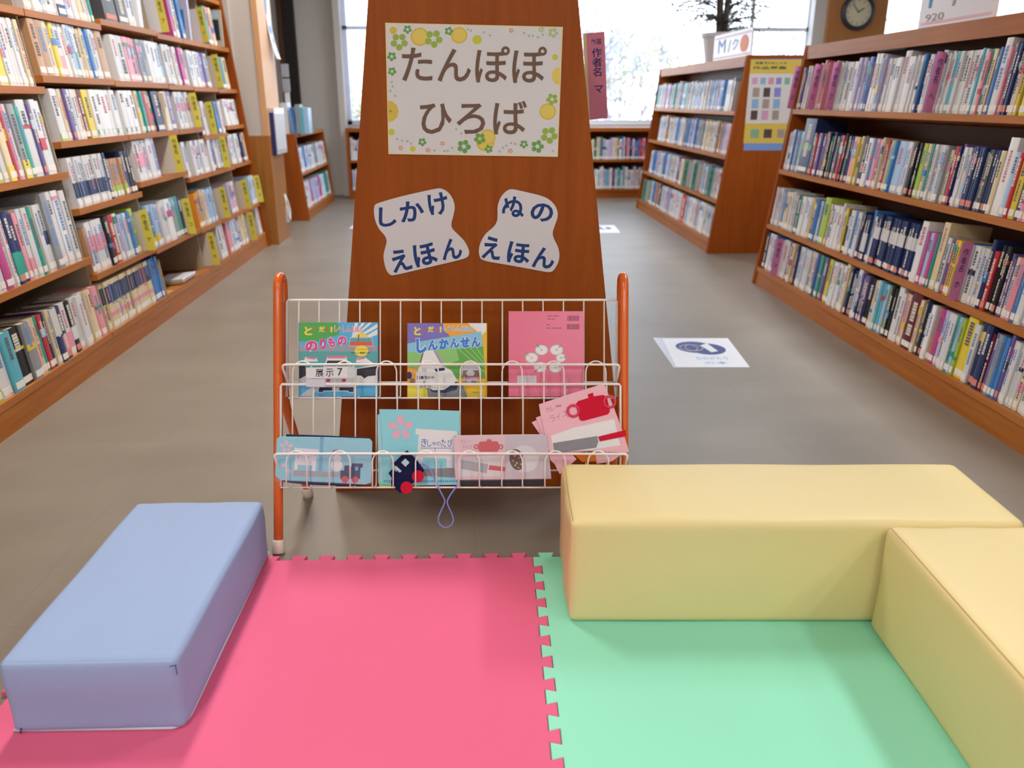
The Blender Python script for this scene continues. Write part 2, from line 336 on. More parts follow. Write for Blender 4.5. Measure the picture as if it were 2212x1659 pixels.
# low bookcases at the end of the room
def low_unit(label, x0, x1, y0, y1, face, levels, top=.76):
    t = thing('bookcase', label, 'bookcase', ((x0+x1)/2, (y0+y1)/2, 0)); ox, oy = (x0+x1)/2, (y0+y1)/2
    if face == 'x':     # opens towards +x, slanted
        xf = lambda z: x1-.09*z
        for y in (y0, y1-.03): MB().prism([(x0-ox, 0), (x1-ox, 0), (xf(top)-ox, top), (x0-ox, top)], y-oy, y+.03-oy).build('end_panel', WD, t)
        MB().box(x0-ox, y0+.03-oy, 0, x0-ox+.015, y1-.03-oy, top-.03).build('back_panel', WIN, t)
        MB().box(x0-ox, y0+.03-oy, top-.03, xf(top)-ox, y1-.03-oy, top).build('top_board', WDy, t)
        MB().box(x1-ox-.03, y0+.03-oy, 0, x1-ox-.012, y1-.03-oy, .09).build('plinth', WDy, t)
        for z in levels: MB().box(x0-ox+.015, y0+.03-oy, z-.024, xf(z)-ox, y1-.03-oy, z).build('shelf_board', WSH, t)
    else:               # opens towards -y
        for x in (x0, x1-.03): MB().box(x-ox, y0-oy, 0, x+.03-ox, y1-oy, top).build('end_panel', WD, t)
        MB().box(x0+.03-ox, y1-oy-.015, 0, x1-.03-ox, y1-oy, top-.03).build('back_panel', WIN, t)
        MB().box(x0+.03-ox, y0-oy, top-.04, x1-.03-ox, y1-oy-.0, top).build('top_board', WDx, t)
        MB().box(x0+.03-ox, y0-oy+.01, 0, x1-.03-ox, y0-oy+.03, .09).build('plinth', WDx, t)
        for z in levels: MB().box(x0+.03-ox, y0-oy, z-.024, x1-.03-ox, y1-oy-.015, z).build('shelf_board', WDx, t)
    return t
low_unit('short low bookcase behind the left pillar with books on top', -2.0, -1.468, 7.63, 9.14, 'x', [.10, .42])
low_unit('low bookcase under the window left of the central panel', -1.33, .55, 9.3, 9.66, 'y', [.10, .42])
low_unit('low bookcase under the window right of the central panel', .56, 2.75, 9.3, 9.66, 'y', [.10, .42])
# ------------------------------------------------------------------ books
COL = {'W': ('#e3e4e8', 'bright white'), 'w': ('#d2d3d7', 'white'), 'c': ('#d9c9a6', 'cream'), 'g': ('#93979c', 'grey'), 'd': ('#4a4a50', 'dark grey'), 'k': ('#1c1c20', 'black'),
       'n': ('#22305f', 'navy'), 'b': ('#3f7fc4', 'blue'), 'l': ('#a3c3e2', 'pale blue'), 's': ('#5cb4c8', 'sky blue'), 't': ('#2f9c8c', 'teal'), 'G': ('#3d7f4a', 'green'),
       'L': ('#a4bf48', 'lime'), 'y': ('#e0c840', 'yellow'), 'o': ('#e0922e', 'orange'), 'r': ('#bf3440', 'red'), 'R': ('#641c30', 'maroon'), 'p': ('#e095a6', 'pink'),
       'm': ('#bf4a8c', 'magenta'), 'v': ('#6a5a98', 'violet'), 'V': ('#b8b2d6', 'lavender'), 'B': ('#b98f6a', 'tan')}
BM = {k: mat('book_'+v[1].replace(' ', '_'), v[0], .38, .4, rnd=.10) for k, v in COL.items()}
PAGE = mat('book_pages', '#cfc6b2', .85, .1); INKS = [mat('spine_ink_dark', '#62646e', .6), mat('spine_ink_blue', '#6f8fc0', .6), mat('spine_ink_red', '#c47a88', .6), mat('spine_ink_pale', '#d8d2c4', .6)]
BLAB = mat('call_label', '#e9e6e2', .5); BRED = mat('call_label_red', '#d98a78', .5)
def book_geo(w, h, d, col, r, bands=()):
    """one book, spine at x=0 facing +x, standing on z=0; returns cover, page, label meshes"""
    c = MB(); tk = min(.002, w*.16); hw = w/2
    # rounded spine: a shallow 3-facet bulge
    pr = [(-.0015, -hw), (0.0, -hw*.55), (.0006, 0), (0.0, hw*.55), (-.0015, hw)]
    poly = pr+[(-.004, hw), (-.004, -hw)]
    c.prism([(x, y) for x, y in poly], 0, h, 0, 'xy')
    c.box(-d, -hw, 0, -.004, -hw+tk, h); c.box(-d, hw-tk, 0, -.004, hw, h)
    x = .0009
    for a, b, mi in bands: c.box(-.003, -hw-.0002, h*a, .0008, hw+.0002, h*b, mi)
    if w > .006:
        z = h*r.uniform(.82, .93); n = r.choice((1, 1, 2)); ink = 1
        for _ in range(n):
            L = h*r.uniform(.18, .42); yy = hw*r.uniform(.25, .5)
            zz = z
            while zz > z-L and zz > h*.2:
                g = r.uniform(.004, .011); c.box(-.001, -yy, zz-g, x, yy, zz, ink); zz -= g+r.uniform(.0015, .003)
            z = zz-h*.05
            if z < h*.35: break
    p = MB().box(-d+.003, -hw+tk, .003, -.004, hw-tk, h-.004)
    l = MB().box(-.001, -hw*.82, h*.045, .0012, hw*.82, h*.045+.022)
    return c, p, l
ROWS = []; BOOKS = []      # collected first, built once the 300 largest are known
def y_on(u, xf, z):
    lo, hi = .6, 12
    for _ in range(40):
        m = (lo+hi)/2
        if (proj((xf, m, z))[0]-u)*(1 if xf > 0 else -1) > 0: lo = m
        else: hi = m
    return (lo+hi)/2
def tok(s):
    out = []
    for t in s.split():
        g = re.match(r'(\d+)([A-Za-z])(?:\*(\d+))?(?:\^(\d+))?(?:@(\S+))?$', t)
        out.append((int(g[1]), g[2], int(g[3]) if g[3] else None, int(g[4])/100 if g[4] else None, g[5]))
    return out
def row(unit, rname, face, zf, side, toks, hdef, gap=.31, th=.0165, dmax=.17, seed=0, ylim=None):
    r = random.Random(seed*31+7); T = tok(toks); bk = []
    for i in range(len(T)-1):
        u0, c, n, hh, bd = T[i]; u1 = T[i+1][0]
        if c == 'x': continue
        z = zf(y_on(u0, face(.5), .5)); ya = y_on(u0, face(z), z); z = zf(ya); ya = y_on(u0, face(z), z); yb = y_on(u1, face(z), z)
        ln = abs(yb-ya)
        n = n or max(1, round(ln/th))
        ws = [r.uniform(.8, 1.2) for _ in range(n)]; sm = sum(ws); y = ya; sg = 1 if yb > ya else -1
        series = T[i][2] is not None
        for k in range(n):
            wd = ln*ws[k]/sm if not series else ln/n
            h = (hh or hdef+r.gauss(0, .009)); h = min(h, gap-.035)
            if not hh and series: h = hdef
            cc = c
            if not series and k and r.random() < .3: cc = r.choice({'w': 'WwlcV', 'W': 'wWl', 'c': 'wcy', 'n': 'nkv', 'k': 'nkd'}.get(c, c))
            if ylim and not (ylim[0] < y+sg*wd*.5 < ylim[1]): y += sg*wd; continue
            if unit == 'tall left bookcase' and any(abs(y+sg*wd*.5-e) < wd*.5+.004 for e in (3.445, 4.13, 4.85, 5.28, 5.80, 6.25)): y += sg*wd; continue
            bk.append(dict(unit=unit, row=rname, y=y+sg*wd/2, w=wd*.955, h=h, z=z, xf=face(z), side=side, d=min(dmax, .11+h*.22), c=cc, ins=r.uniform(.003, .016), bands=bd, sd=r.random(), ser=series))
            y += sg*wd
    for j, b in enumerate(bk): b['j'] = j; b['rowl'] = bk
    ROWS.append(bk); BOOKS.extend(bk)
rf = lambda z: 2.12-.4075+.128*z+.004
UR = 'right bookcase'; UL = 'tall left bookcase'; UM = 'poster bookcase'
row(UR, 'top shelf', rf, lambda y: 1.0, -1, '1713w 1719n 1727w*2 1734x 1739w*1 1744n*1 1750w 1756p 1768x 1780w 1786m 1792w 1803s*1 1808w*2 1822W*1 1830V*2^24 1844V 1851b*1^24 1858v 1864W*2^25 1876l 1883V 1890w*2 1904w*2 1920w*1^25 1932W*1 1943W 1952W 1964b 1969n*1 1976w*1 1983V 1991x 2004w 2016w 2032s*1 2040w*6 2083s 2088w*1 2094p 2100t*1 2107c 2114v 2121b*1 2126w*1^27 2140p 2150n 2158n 2170c*2 2182y 2188b 2192y*1 2206y 2216w 2260p 2290w 2420b 2500w 2640x', .225, .29, seed=1, ylim=(1.795, 4.752))
row(UR, 'second shelf from the top', rf, lambda y: .672, -1, '1683w 1700b 1704V 1708s 1712w*1 1716n*1^29 1738d*1 1744r 1749v*2 1762B 1768n 1773G 1778n 1785g 1791n*1 1797r*1 1802k 1807g*1 1813n*2 1821p*1 1829y*1 1833c 1841d 1846n*1 1852W*1 1861b*1 1866p*2 1881c 1888r*1 1893m 1897L*1 1903b*1 1910l*1 1926V*1 1936w*1 1943n*1 1948k*3 1963L*1 1972c*1 1979t 1986w*3 2005V 2011g 2017c 2024n 2030r*1 2036n 2044w*2 2058V 2063n*4^22 2090g 2096d*2 2108n*2 2121c*1 2130W*1^26 2148l*1 2157r*1 2165y*1 2178n*1 2192p*2 2212w 2300n 2400c 2560x', .215, .32, seed=2, ylim=(1.795, 4.752))
row(UR, 'third shelf from the top', rf, lambda y: .36, -1, '1657w 1667V 1672w 1677b*1 1681c*2 1693w 1702w 1706k*1 1712t*1 1716W*2 1730w 1737y 1741v*1 1746b 1751w*1 1755b*1 1759L*1^23 1770c*1 1774v*1 1779W*3 1797w 1803y*1 1808k*1 1815w*1 1824b*1 1831w*1 1838n 1848n*2@3.2-.6 1858b*1^23 1863w*1 1868n*14^22@3.52-.75+2.05-.1 1959W*1^24 1971m*1 1978l*1 1985m*1 1992t*1 1996c*1^26 2008g*1 2014w*1 2021v*1 2027o*1 2036y*1 2042b*1 2049x 2070W*1 2082w*2 2096w*1 2101n*1^24 2109r*1 2118k*3^23 2140v 2151c*1 2160p*2 2174b*1 2184w*1 2196V 2206n 2212w 2350c 2600x', .205, .29, seed=3, ylim=(1.795, 4.752))
row(UR, 'bottom shelf', rf, lambda y: .105, -1, '1632w*1^24 1641n*1 1646w*1 1653w*1 1659b*1 1663x 1676w*1 1687v*2 1693c*1 1699B*1 1704n*1 1708w*2 1719l*1 1724w*3 1737c*1 1744b*1 1748B*1 1754t*1 1759g*1 1762v*1 1767y*1 1775t*1 1780W*6 1806c*1^23 1812n*4 1828w*1^24 1836v*4@1.1-.4 1852k*1 1862x 1867c*1 1871w 1876s*2 1886l*1 1892L 1897k*2 1910w*1^25 1920w 1926p*1 1932c*1 1938R*1^25 1958c*1 1964d 1972n*1 1982W*1 1990B*1 1996m*1 2006V*2 2018w*2 2032t*1 2038l*1 2044L*1 2050y*1^27 2070w*1 2080n*1^26 2092n*1^26 2104R 2110v*1 2118g*1 2126b*2 2140v 2146w*4 2176c*1 2186w*5 2240c 2330w 2420b 2560x', .21, .26, seed=4, ylim=(1.795, 4.752))
def bz(vals):
    vals = [vals[1]]+vals[1:]
    def f(y):
        for (a, b, _), v in zip(BAYS, vals):
            if y < b: return v
        return vals[-1]
    return f
lf_ = lambda z: lface(z)+.004
row(UL, 'highest shelf in view', lf_, lambda y: 1.375 if y < 4.13 else 1.40 if y < 4.85 else 1.39, 1, '60w 88w 112w*2 132w*1@1.0-.2 150l*1 158w*2 180c*2 196w 206t*1 211c*2 226x 234d*1^25 262d*1^25 284W*2^25 300x 382m*1 388w*2 402b*1 408x 457t*1 462p*1 468c*2 476x', .235, .275, dmax=.19, seed=5)
row(UL, 'second shelf in view of the nearest bay', lf_, lambda y: 1.098, 1, '0c 13y*1^24 30w*2^23 45w*2 60W*1 67w*1 74c*1 82w*1', .235, .27, dmax=.2, seed=6, ylim=(2.3, 3.42))
row(UL, 'second shelf in view', lf_, bz([1.098, 1.14, 1.135, 1.13, 1.125, 1.12]), 1, '93B*1^24 108B*1^24 124c*1 131c*1 138y*1^23 147w*1@2.0-.4 158W*1^23 166w*1 173l*1 179t*1@0.5-1 186w*1 193c 203w*1 211b*1 217w*1 224w*1 232B*1^24 246c*1^24 262w*1 272w*1^23 287p*3^21 316g*2 333W*3^21 357l*1 363w*3 384w*2 397b*1 402m*1 410w*2 420w*1 427W*2 441V*1 448v*2 458w*1 464x 487t*1 495c*1 503x', .205, .24, dmax=.18, seed=7, ylim=(3.45, 6.24))
row(UL, 'third shelf in view of the nearest bay', lf_, lambda y: .778, 1, '0w*2^25@5.0-.15 20w*1^26 30c*1@6.0-.2 42r*1 50p*1 56w*1@3.1-.3 64g*1@6.0-.25 77t*1^25 86w*1^30 104v*1 111w*1^28 122w*1^27@5.7-.8 132c*1^29', .26, .31, dmax=.24, seed=8, ylim=(2.3, 3.42))
row(UL, 'third shelf in view', lf_, bz([.778, .893, .893, .892, .842, .885]), 1, '130L*1^20 138w*1^23@5.0-.15 148w*1^23@5.0-.15 158c*1^22 166v*1 174w*2 190c*1 197R*1^22 206y*1^22 219W*9^20@4.06-.16 308v*1 313c*1 318t*2 330r*1 338G*1^20 347n*1^21 362x 366c*1 376v*1 386w*5^20@2.5-.7 424x 434x 443v*1 449w*1 456x 479b*1 485w*1 490x 493W*5^17 521x', .20, .235, dmax=.19, seed=9, ylim=(3.45, 6.24))
row(UL, 'fourth shelf in view of the nearest bay', lf_, lambda y: .435, 1, '0w*2^26 24m*1^28 38w*1 46w*1 52n*1^25@4.05-.45 64n*1^24@4.05-.45 76p*1^24 84w*1@2.1-.3 92w*1 102t*1^25 110c*1 116w*1^25 124w*1@1.4-.6 134g*1^30 146w*1^30 160W*1^29@2.88-.93 172w*1^28 182w*1^27', .25, .32, dmax=.25, seed=10, ylim=(2.3, 3.42))
row(UL, 'fourth shelf in view', lf_, bz([.435, .63, .672, .63, .635, .635]), 1, '160c*1 168w*12^23@1.2-.5 246n*1^24 252B*5^17@5.05-.3 284n*1 292k*2 303x 310w*3^19@2.35-.7 336w*1 346V*1 353x 395w*1 402w*1 408g*1 414w*1 420x 428w*1 434v*1 440w*2 452w*1 458W*2 468v 476w*2 488x 508w*2 518w*1 525n*2 534c*1 542x', .195, .235, dmax=.17, seed=11, ylim=(3.45, 6.24))
row(UL, 'fifth shelf in view', lf_, bz([.11, .36, .348, .34, .335, .33]), 1, '205g*1^20 211B*1^19 218w*3^24@2.4-.72 251k*2^23 264r*1^22 273w*1^22 280V*1 287s*1 292w*1 298b*1 304L*1^22 312x 341l*2^21@6.1-.3 356V*1 364w*2 377W*1^24 386g*1^26 395t*1^25 403n*1 409x 431c*1 437o*1 444B*1 451c 458l*2 468l 475W*1 481b*1 486x 506V*1 511p*1 516w*1 521p*1 527d*1 532x 549l*1 554w*1 560x', .20, .245, dmax=.18, seed=12, ylim=(3.45, 6.24))
row(UL, 'bottom shelf', lf_, lambda y: .11, 1, '0w*1^28@5.0-.2 20W*1^28 42s*1^29 62k*1^26@6.6-.65 84g*1^28 100c*2^24 114t*1^24 120r*1^25 128n*1 134c*1 142n*1^30@3.5-1 154n*1^24@2.1-.45 164w*1^30@2.1-.45 176k*1^24@3.25-.5 186w*1^29 196w*1^26 206w*1 214c*2^21@6.05-.15 228p*1 238B*1 246c*17^22@1.55-.9+2.28-.36 346b*5^21 366x 484w*1 490w*1 497b*1 504p*1 511w*1 518w*1 524v*1 530c*2 541x 566w*1 572b*1 577x', .21, .24, dmax=.2, seed=13)
mf = rf
row(UM, 'top shelf', mf, lambda y: .975, -1, '1414t*1 1419w 1432p*1 1438b 1443w 1450t 1455w 1464v 1469t*1 1476w 1486W 1496b*1 1502w 1510W 1518w 1526l 1538V 1547b*1 1553b 1558w*1 1566W 1576x', .21, .30, seed=20, ylim=(5.815, 8.36), th=.02)
row(UM, 'second shelf', mf, lambda y: .68, -1, '1418w 1432B 1438w 1452b 1458w 1470d 1476b 1484V 1492b 1500g 1512c 1526w 1540B 1550w 1560p*1 1564x', .215, .31, seed=21, ylim=(5.815, 8.36), th=.02)
row(UM, 'third shelf', mf, lambda y: .375, -1, '1398w 1404b*2 1412V 1418w 1426b 1432w 1445w 1455v 1462c*1 1468x 1486w 1494x 1508w 1518b 1524x 1532w 1546x', .21, .28, seed=22, ylim=(5.815, 8.36), th=.02)
row(UM, 'bottom shelf', mf, lambda y: .10, -1, '1385x 1396t*1 1400w 1404b 1409B*2 1416n 1421w 1432V 1440w*4 1456W 1462r*1^24 1471W 1480W*2 1490w 1500W*2 1512w 1532x', .22, .25, seed=23, ylim=(5.815, 8.36), th=.022)
# small shelves at the far end (dense random rows, y-facing handled below)
sf = lambda z: -1.468-.09*z-.006
row('short left bookcase', 'upper shelf', sf, lambda y: .42, 1, '648g*1 654w*2 664b*1 668w*3 684g 692w*2 700c*1 705w 712x', .22, .30, seed=24, th=.022, ylim=(7.68, 9.09))
row('short left bookcase', 'lower shelf', sf, lambda y: .10, 1, '660w*1 664t*1 670w 678m*1 682V*2 695m*1 700W*2 708t 714w 724x', .23, .28, seed=25, th=.022, ylim=(7.68, 9.09))
# both sides of the central bookcase, out of this view's sight behind its end panel
rh = random.Random(41)
for sd in (-1, 1):
    for z in LVR:
        y = 2.17
        while y < 4.70:
            wd = rh.uniform(.013, .026); xf = .0185+sd*(.4075-.13*z+.003)
            BOOKS.append(dict(unit='', row='', y=y+wd/2, w=wd*.95, h=rh.uniform(.19, .225), z=z, xf=xf, side=sd, d=.135, c=rh.choice('wwWcnblVptry'), ins=.012, bands=None, sd=rh.random(), ser=False, hid=True, j=0, rowl=[])); y += wd
def vis_area(b):
    if b.get('hid'): return 0
    u, v, zc = proj((b['xf'], b['y'], b['z']+b['h']/2)); dist = math.hypot(b['xf'], b['y'])
    if not (-10 < u < 2222 and zc > 0): return 0
    return b['w']*b['h']*abs(b['xf'])/dist/zc**2
BOOKS_S = sorted(BOOKS, key=vis_area, reverse=True)
NIND = 300
for i, b in enumerate(BOOKS_S): b['ind'] = i < NIND and vis_area(b) > 0
def bands_of(s, extra):
    # "@<slot>.<from>-.<to>" : slot digit picks a band colour
    if not s: return []
    out = []
    for p in s.split('+'):
        g = re.match(r'(\d)(\.\d+|\.0)-(\.\d+|1|\d)', p)
        if g: out.append((float(g[2]), float(g[3]) if float(g[3]) <= 1 else 1.0, 2)); extra.append(int(g[1]))
    return out
BANDC = {0: 'W', 1: 'n', 2: 'p', 3: 'w', 4: 't', 5: 'L', 6: 'y'}
def bmat(b):
    X = Vector((b['side']*math.cos(TILT), 0, math.sin(TILT))); Z = Vector((-b['side']*math.sin(TILT), 0, math.cos(TILT))); Y = Z.cross(X)
    P = Vector((b['xf'], b['y'], b['z']))-X*b['ins']+Z*.0006
    M = Matrix(((X.x, Y.x, Z.x, P.x), (X.y, Y.y, Z.y, P.y), (X.z, Y.z, Z.z, P.z), (0, 0, 0, 1)))
    return M
def size_word(b): return 'thick' if b['w'] > .026 else 'slim' if b['w'] < .012 else ''
ORD = ['', 'next', 'second', 'third', 'fourth', 'fifth', 'sixth', 'seventh', 'eighth', 'ninth', 'tenth', 'eleventh', 'twelfth', 'thirteenth', 'fourteenth', 'fifteenth', 'sixteenth', 'seventeenth', 'eighteenth', 'nineteenth', 'twentieth']
def cname(b): return COL[b['c']][1]
def lab_between(b):
    row_, j = b['rowl'], b['j']; sg = -1 if b['side'] == -1 else 1     # image left -> right runs with y on the left, against it on the right
    lft = row_[j-1] if j else None; rgt = row_[j+1] if j+1 < len(row_) else None
    s = size_word(b); a = (s+' ' if s else '')+cname(b)+' book'
    un = b['unit'].replace('tall left bookcase', 'left bookcase').replace('short left', 'short')
    if lft and rgt: return '%s between %s and %s ones, %s, %s' % (a, cname(lft), cname(rgt), short_row(b), un)
    return '%s at the very end of the %s, %s' % (a, short_row(b), un)
def short_row(b):
    return {'second shelf from the top': 'second shelf', 'third shelf from the top': 'third shelf', 'second shelf in view of the nearest bay': 'nearest bay second shelf', 'third shelf in view of the nearest bay': 'nearest bay third shelf',
            'fourth shelf in view of the nearest bay': 'nearest bay fourth shelf', 'highest shelf in view': 'highest shelf', 'second shelf in view': 'second shelf', 'third shelf in view': 'third shelf', 'fourth shelf in view': 'fourth shelf', 'fifth shelf in view': 'fifth shelf'}.get(b['row'], b['row'])
def lab_mark(b):
    row_, j = b['rowl'], b['j']; cnt = {}
    for q in row_: cnt[q['c']] = cnt.get(q['c'], 0)+1
    best = None
    for k, q in enumerate(row_):
        if cnt[q['c']] == 1 and k != j and abs(k-j) < 20:
            if best is None or abs(k-j) < abs(best-j): best = k
    u = {'right bookcase': 'right', 'tall left bookcase': 'left', 'poster bookcase': 'poster', 'short left bookcase': 'short'}[b['unit']]
    if best is None: return '%s book, %s from the left end, %s of the %s bookcase' % (cname(b), ORD[j+1] if 0 < j+1 < len(ORD) else 'farther', short_row(b), u)
    n = abs(best-j); d = 'left' if j < best else 'right'
    return '%s book, %s one %s of the only %s, %s, %s bookcase' % (cname(b), ORD[n], d, cname(row_[best]), short_row(b), u)
ind = [b for b in BOOKS if b['ind']]
cnt = {}
for b in ind: b['lab'] = lab_between(b); cnt[b['lab']] = cnt.get(b['lab'], 0)+1
for b in ind:
    if cnt[b['lab']] > 1 or len(b['lab'].split()) > 16: b['lab'] = lab_mark(b)
bn = 0; rest = [b for b in BOOKS if not b['ind']]
keys = list(BM.keys()); ALLM = [BM[k] for k in keys]+INKS+[PAGE, BLAB, BRED]; RM = MB()
for b in BOOKS:
    r = random.Random(b['sd']); ex = []; bd = bands_of(b['bands'], ex); dark = b['c'] in 'nkvRdGr'
    ink = INKS[3] if dark else r.choice(INKS[:3] if b['c'] in 'Wwcl' else INKS[:2])
    bc = BANDC[ex[0]] if ex else 'W'; bl_ = [(a, c, 2+q) for q, (a, c, _) in enumerate(bd)]
    bm = [BM[b['c']], ink]+[BM[BANDC[e]] for e in ex]
    # occasional plain colour band or block on the spine, as on real jackets
    if not bd and r.random() < .3:
        z0 = r.uniform(.25, .8); bl_ = [(z0, z0+r.uniform(.05, .16), 2)]; bm.append(BM[r.choice('bplcnGmyrt')])
    c, p, l = book_geo(b['w'], b['h'], b['d'], b['c'], r, bl_)
    M = bmat(b); lm = BRED if (dark and r.random() < .4) else BLAB
    if b['ind']:
        o = c.build('book', bm, M=M); tag(o, b['lab'], 'book', 'books on the %s of the %s' % (b['row'], b['unit']))
        p.build('page_block', PAGE, o); l.build('call_number_label', lm, o); b['o'] = o; bn += 1
    else:
        for mbx, ml in ((c, bm), (p, [PAGE]), (l, [lm])):
            o_ = len(RM.v); RM.v += [tuple(M @ Vector(q)) for q in mbx.v]; RM.f += [tuple(i+o_ for i in f) for f in mbx.f]; RM.m += [ALLM.index(ml[k]) for k in mbx.m]
# rows under the window, seen end-on: part of the distant remainder
def far_row(x0, x1, z, y, seq, r):
    x = x0
    while x < x1:
        wd = r.uniform(.016, .034); k = r.choice(seq); c, p, l = book_geo(wd*.95, r.uniform(.2, .245), .16, k, r, [(.5, .62, 2)] if r.random() < .3 else [])
        M = Matrix.Translation((x+wd/2, y, z+.0006)) @ Matrix.Rotation(-math.pi/2, 4, 'Z'); bm = [BM[k], INKS[r.randrange(3)], BM[r.choice('bplcn')]]
        for mbx, ml in ((c, bm), (p, [PAGE]), (l, [BLAB])):
            o_ = len(RM.v); RM.v += [tuple(M @ Vector(q)) for q in mbx.v]; RM.f += [tuple(i+o_ for i in f) for f in mbx.f]; RM.m += [ALLM.index(ml[kk]) for kk in mbx.m]
        x += wd
rr = random.Random(5)
far_row(.6, 1.70, .42, 9.315, 'wwWcVwkG', rr); far_row(1.70, 1.95, .42, 9.315, 'vrnpbgw', rr); far_row(.6, 2.03, .10, 9.315, 'wwcWntsVw', rr)
far_row(-1.29, -.4, .42, 9.315, 'bWWVw', rr); far_row(-1.29, -.4, .10, 9.315, 'WwwlW', rr)
tag(RM.build('distant_books', ALLM), 'all the smaller, farther books filling the remaining shelf rows', 'books', None, 'stuff')
print('books', len(BOOKS), 'individual', bn)
# ------------------------------------------------------------------ shelf dividers (plate with a coloured strip and lettering)
YST = mat('divider_strip_yellow', '#d8cb52', .55); PST = mat('divider_strip_pink', '#c97aa6', .55); TST = mat('divider_strip_teal', '#6fb5a4', .55)
PLT = mat('divider_plate', '#cfc6ba', .5, .3); PLW = mat('divider_plate_white', '#dcdce4', .5); GINK = mat('lettering_dark_green', '#2f4f34', .6); NINK = mat('lettering_navy', '#2c3168', .6)
def divider(rowname, unit, face, z, u, side, strip, ink, txt, h=.2, sw=.034, pd=.16, label='', sep=0.0, plate=PLT, lean=0):
    y = y_on(u, face(z), z)
    X = Vector((side*math.cos(TILT), 0, math.sin(TILT))); Z = Vector((-side*math.sin(TILT), 0, math.cos(TILT))); Y = Z.cross(X)
    P = Vector((face(z), y, z))+Z*.001+Y*0
    # local frame: x to the right in the picture, y away from the camera, z up
    Xr = X*side; Yb = Vector((0, 1, 0))
    M = Matrix(((Xr.x, Yb.x, Z.x, P.x), (Xr.y, Yb.y, Z.y, P.y), (Xr.z, Yb.z, Z.z, P.z), (0, 0, 0, 1)))
    if lean: M = M @ Matrix.Rotation(lean, 4, 'Y')
    t = thing('shelf_divider', label, 'shelf divider', M=M, group=None)
    a, b = (-pd, -.004) if side > 0 else (.004, pd)
    MB().box(a, -.0008, 0, b, .0008, h*.97).build('plate', plate, t)
    c, d = (-.004, sw) if side > 0 else (-sw, .004)
    MB().box(c, -.0012, .0, d, .0012, h).build('strip', strip, t)
    fl = Flat(lambda p: (p[0], -p[1])); fl.text(txt, c+.009, -h*.90, d-.009, -h*.22, 0, off=.015)
    o = fl.mb; o.v = [(p[0], p[1]-.0012, p[2]) for p in o.v]
    o.build('lettering', ink, t)
    return t
NM = '作\n者\n名\n\n'
DL = [  # left bookcase: u, z, kana, label
    (352, 1.398, 'ア', 'yellow-edged divider beside the white boxes, highest shelf of the left bookcase', PLW),
    (440, 1.39, 'イ', 'yellow-edged pale divider on the highest left shelf, near the grey picture book', PLW),
    (504, 1.39, 'ウ', 'yellow divider strip sticking out past the far end of the highest left shelf', PLT),
    (472, 1.122, 'エ', 'yellow divider strip at the far end of the left second shelf, beside a teal book', PLT),
    (425, .892, 'オ', 'yellow-green divider standing where the third left shelf steps down', PLT),
    (459, .842, 'カ', 'yellow divider on the stepped-down part of the left third shelf', PLT),
    (385, .672, 'キ', 'wide pale plate divider with yellow edge on the raised fourth left shelf', PLT),
    (487, .63, 'ク', 'bright yellow divider strip at the far end of the left fourth shelf', PLT),
    (322, .355, 'ケ', 'yellow divider strip beside the blue series, fifth left shelf', PLT),
    (411, .34, 'コ', 'yellow divider strip left of the orange book, fifth left shelf', PLT),
    (487, .335, 'サ', 'yellow divider strip in the middle of the far part, fifth left shelf', PLT),
    (533, .33, 'シ', 'yellow divider strip second from the far end, fifth left shelf', PLT),
    (560, .33, 'ス', 'yellow divider strip at the far end of the fifth left shelf', PLT),
    (463, .11, 'セ', 'wide plate divider with yellow edge right of the gap, bottom left shelf', PLT),
    (546, .11, 'ソ', 'yellow divider leaning forward near the far end, bottom left shelf', PLT),
    (579, .11, 'タ', 'yellow divider strip at the very far end of the bottom left shelf', PLT)]
for u, z, k, lb, pl in DL:
    big = k in 'セキ'
    divider('', '', lf_, z, u, 1, YST, GINK, NM+k, h=.205 if z > 1 else .195, sw=.036, pd=.30 if big else .17, label=lb, plate=pl, lean=.0)
for u, z, k, lb in ((1699, 1.0, 'ハ', 'pink divider strip poking out past the far end of the right bookcase top shelf'),
                    (1742, 1.0, 'ヒ', 'pink divider strip between white books near the far end, right top shelf'),
                    (1781, 1.0, 'フ', 'pink divider strip left of a magenta book, right top shelf'),
                    (1997, 1.0, 'ヘ', 'pink divider strip in the middle of the right top shelf'),
                    (2058, .36, 'ホ', 'wide pink divider strip on the third shelf of the right bookcase'),
                    (1668, .105, 'マ', 'pink divider strip at the far end of the right bottom shelf')):
    divider('', '', rf, z, u+14 if z > .9 else u+8, -1, PST, NINK, NM+k, h=.225 if z > .9 else .21, sw=.036, pd=.16, label=lb, plate=PLW)
for u, z, lb in ((1474, .375, 'teal divider strip, first on the third shelf of the poster bookcase'), (1493, .375, 'teal divider strip between two white books, third shelf of the poster bookcase'),
                 (1527, .375, 'teal divider strip nearest the end panel, third shelf of the poster bookcase'), (1386, .10, 'teal divider strip sticking out past the far end, poster bookcase bottom shelf')):
    divider('', '', mf, z, u+5, -1, TST, GINK, '作\n者\n名', h=.21, sw=.03, pd=.15, label=lb, plate=PLW)
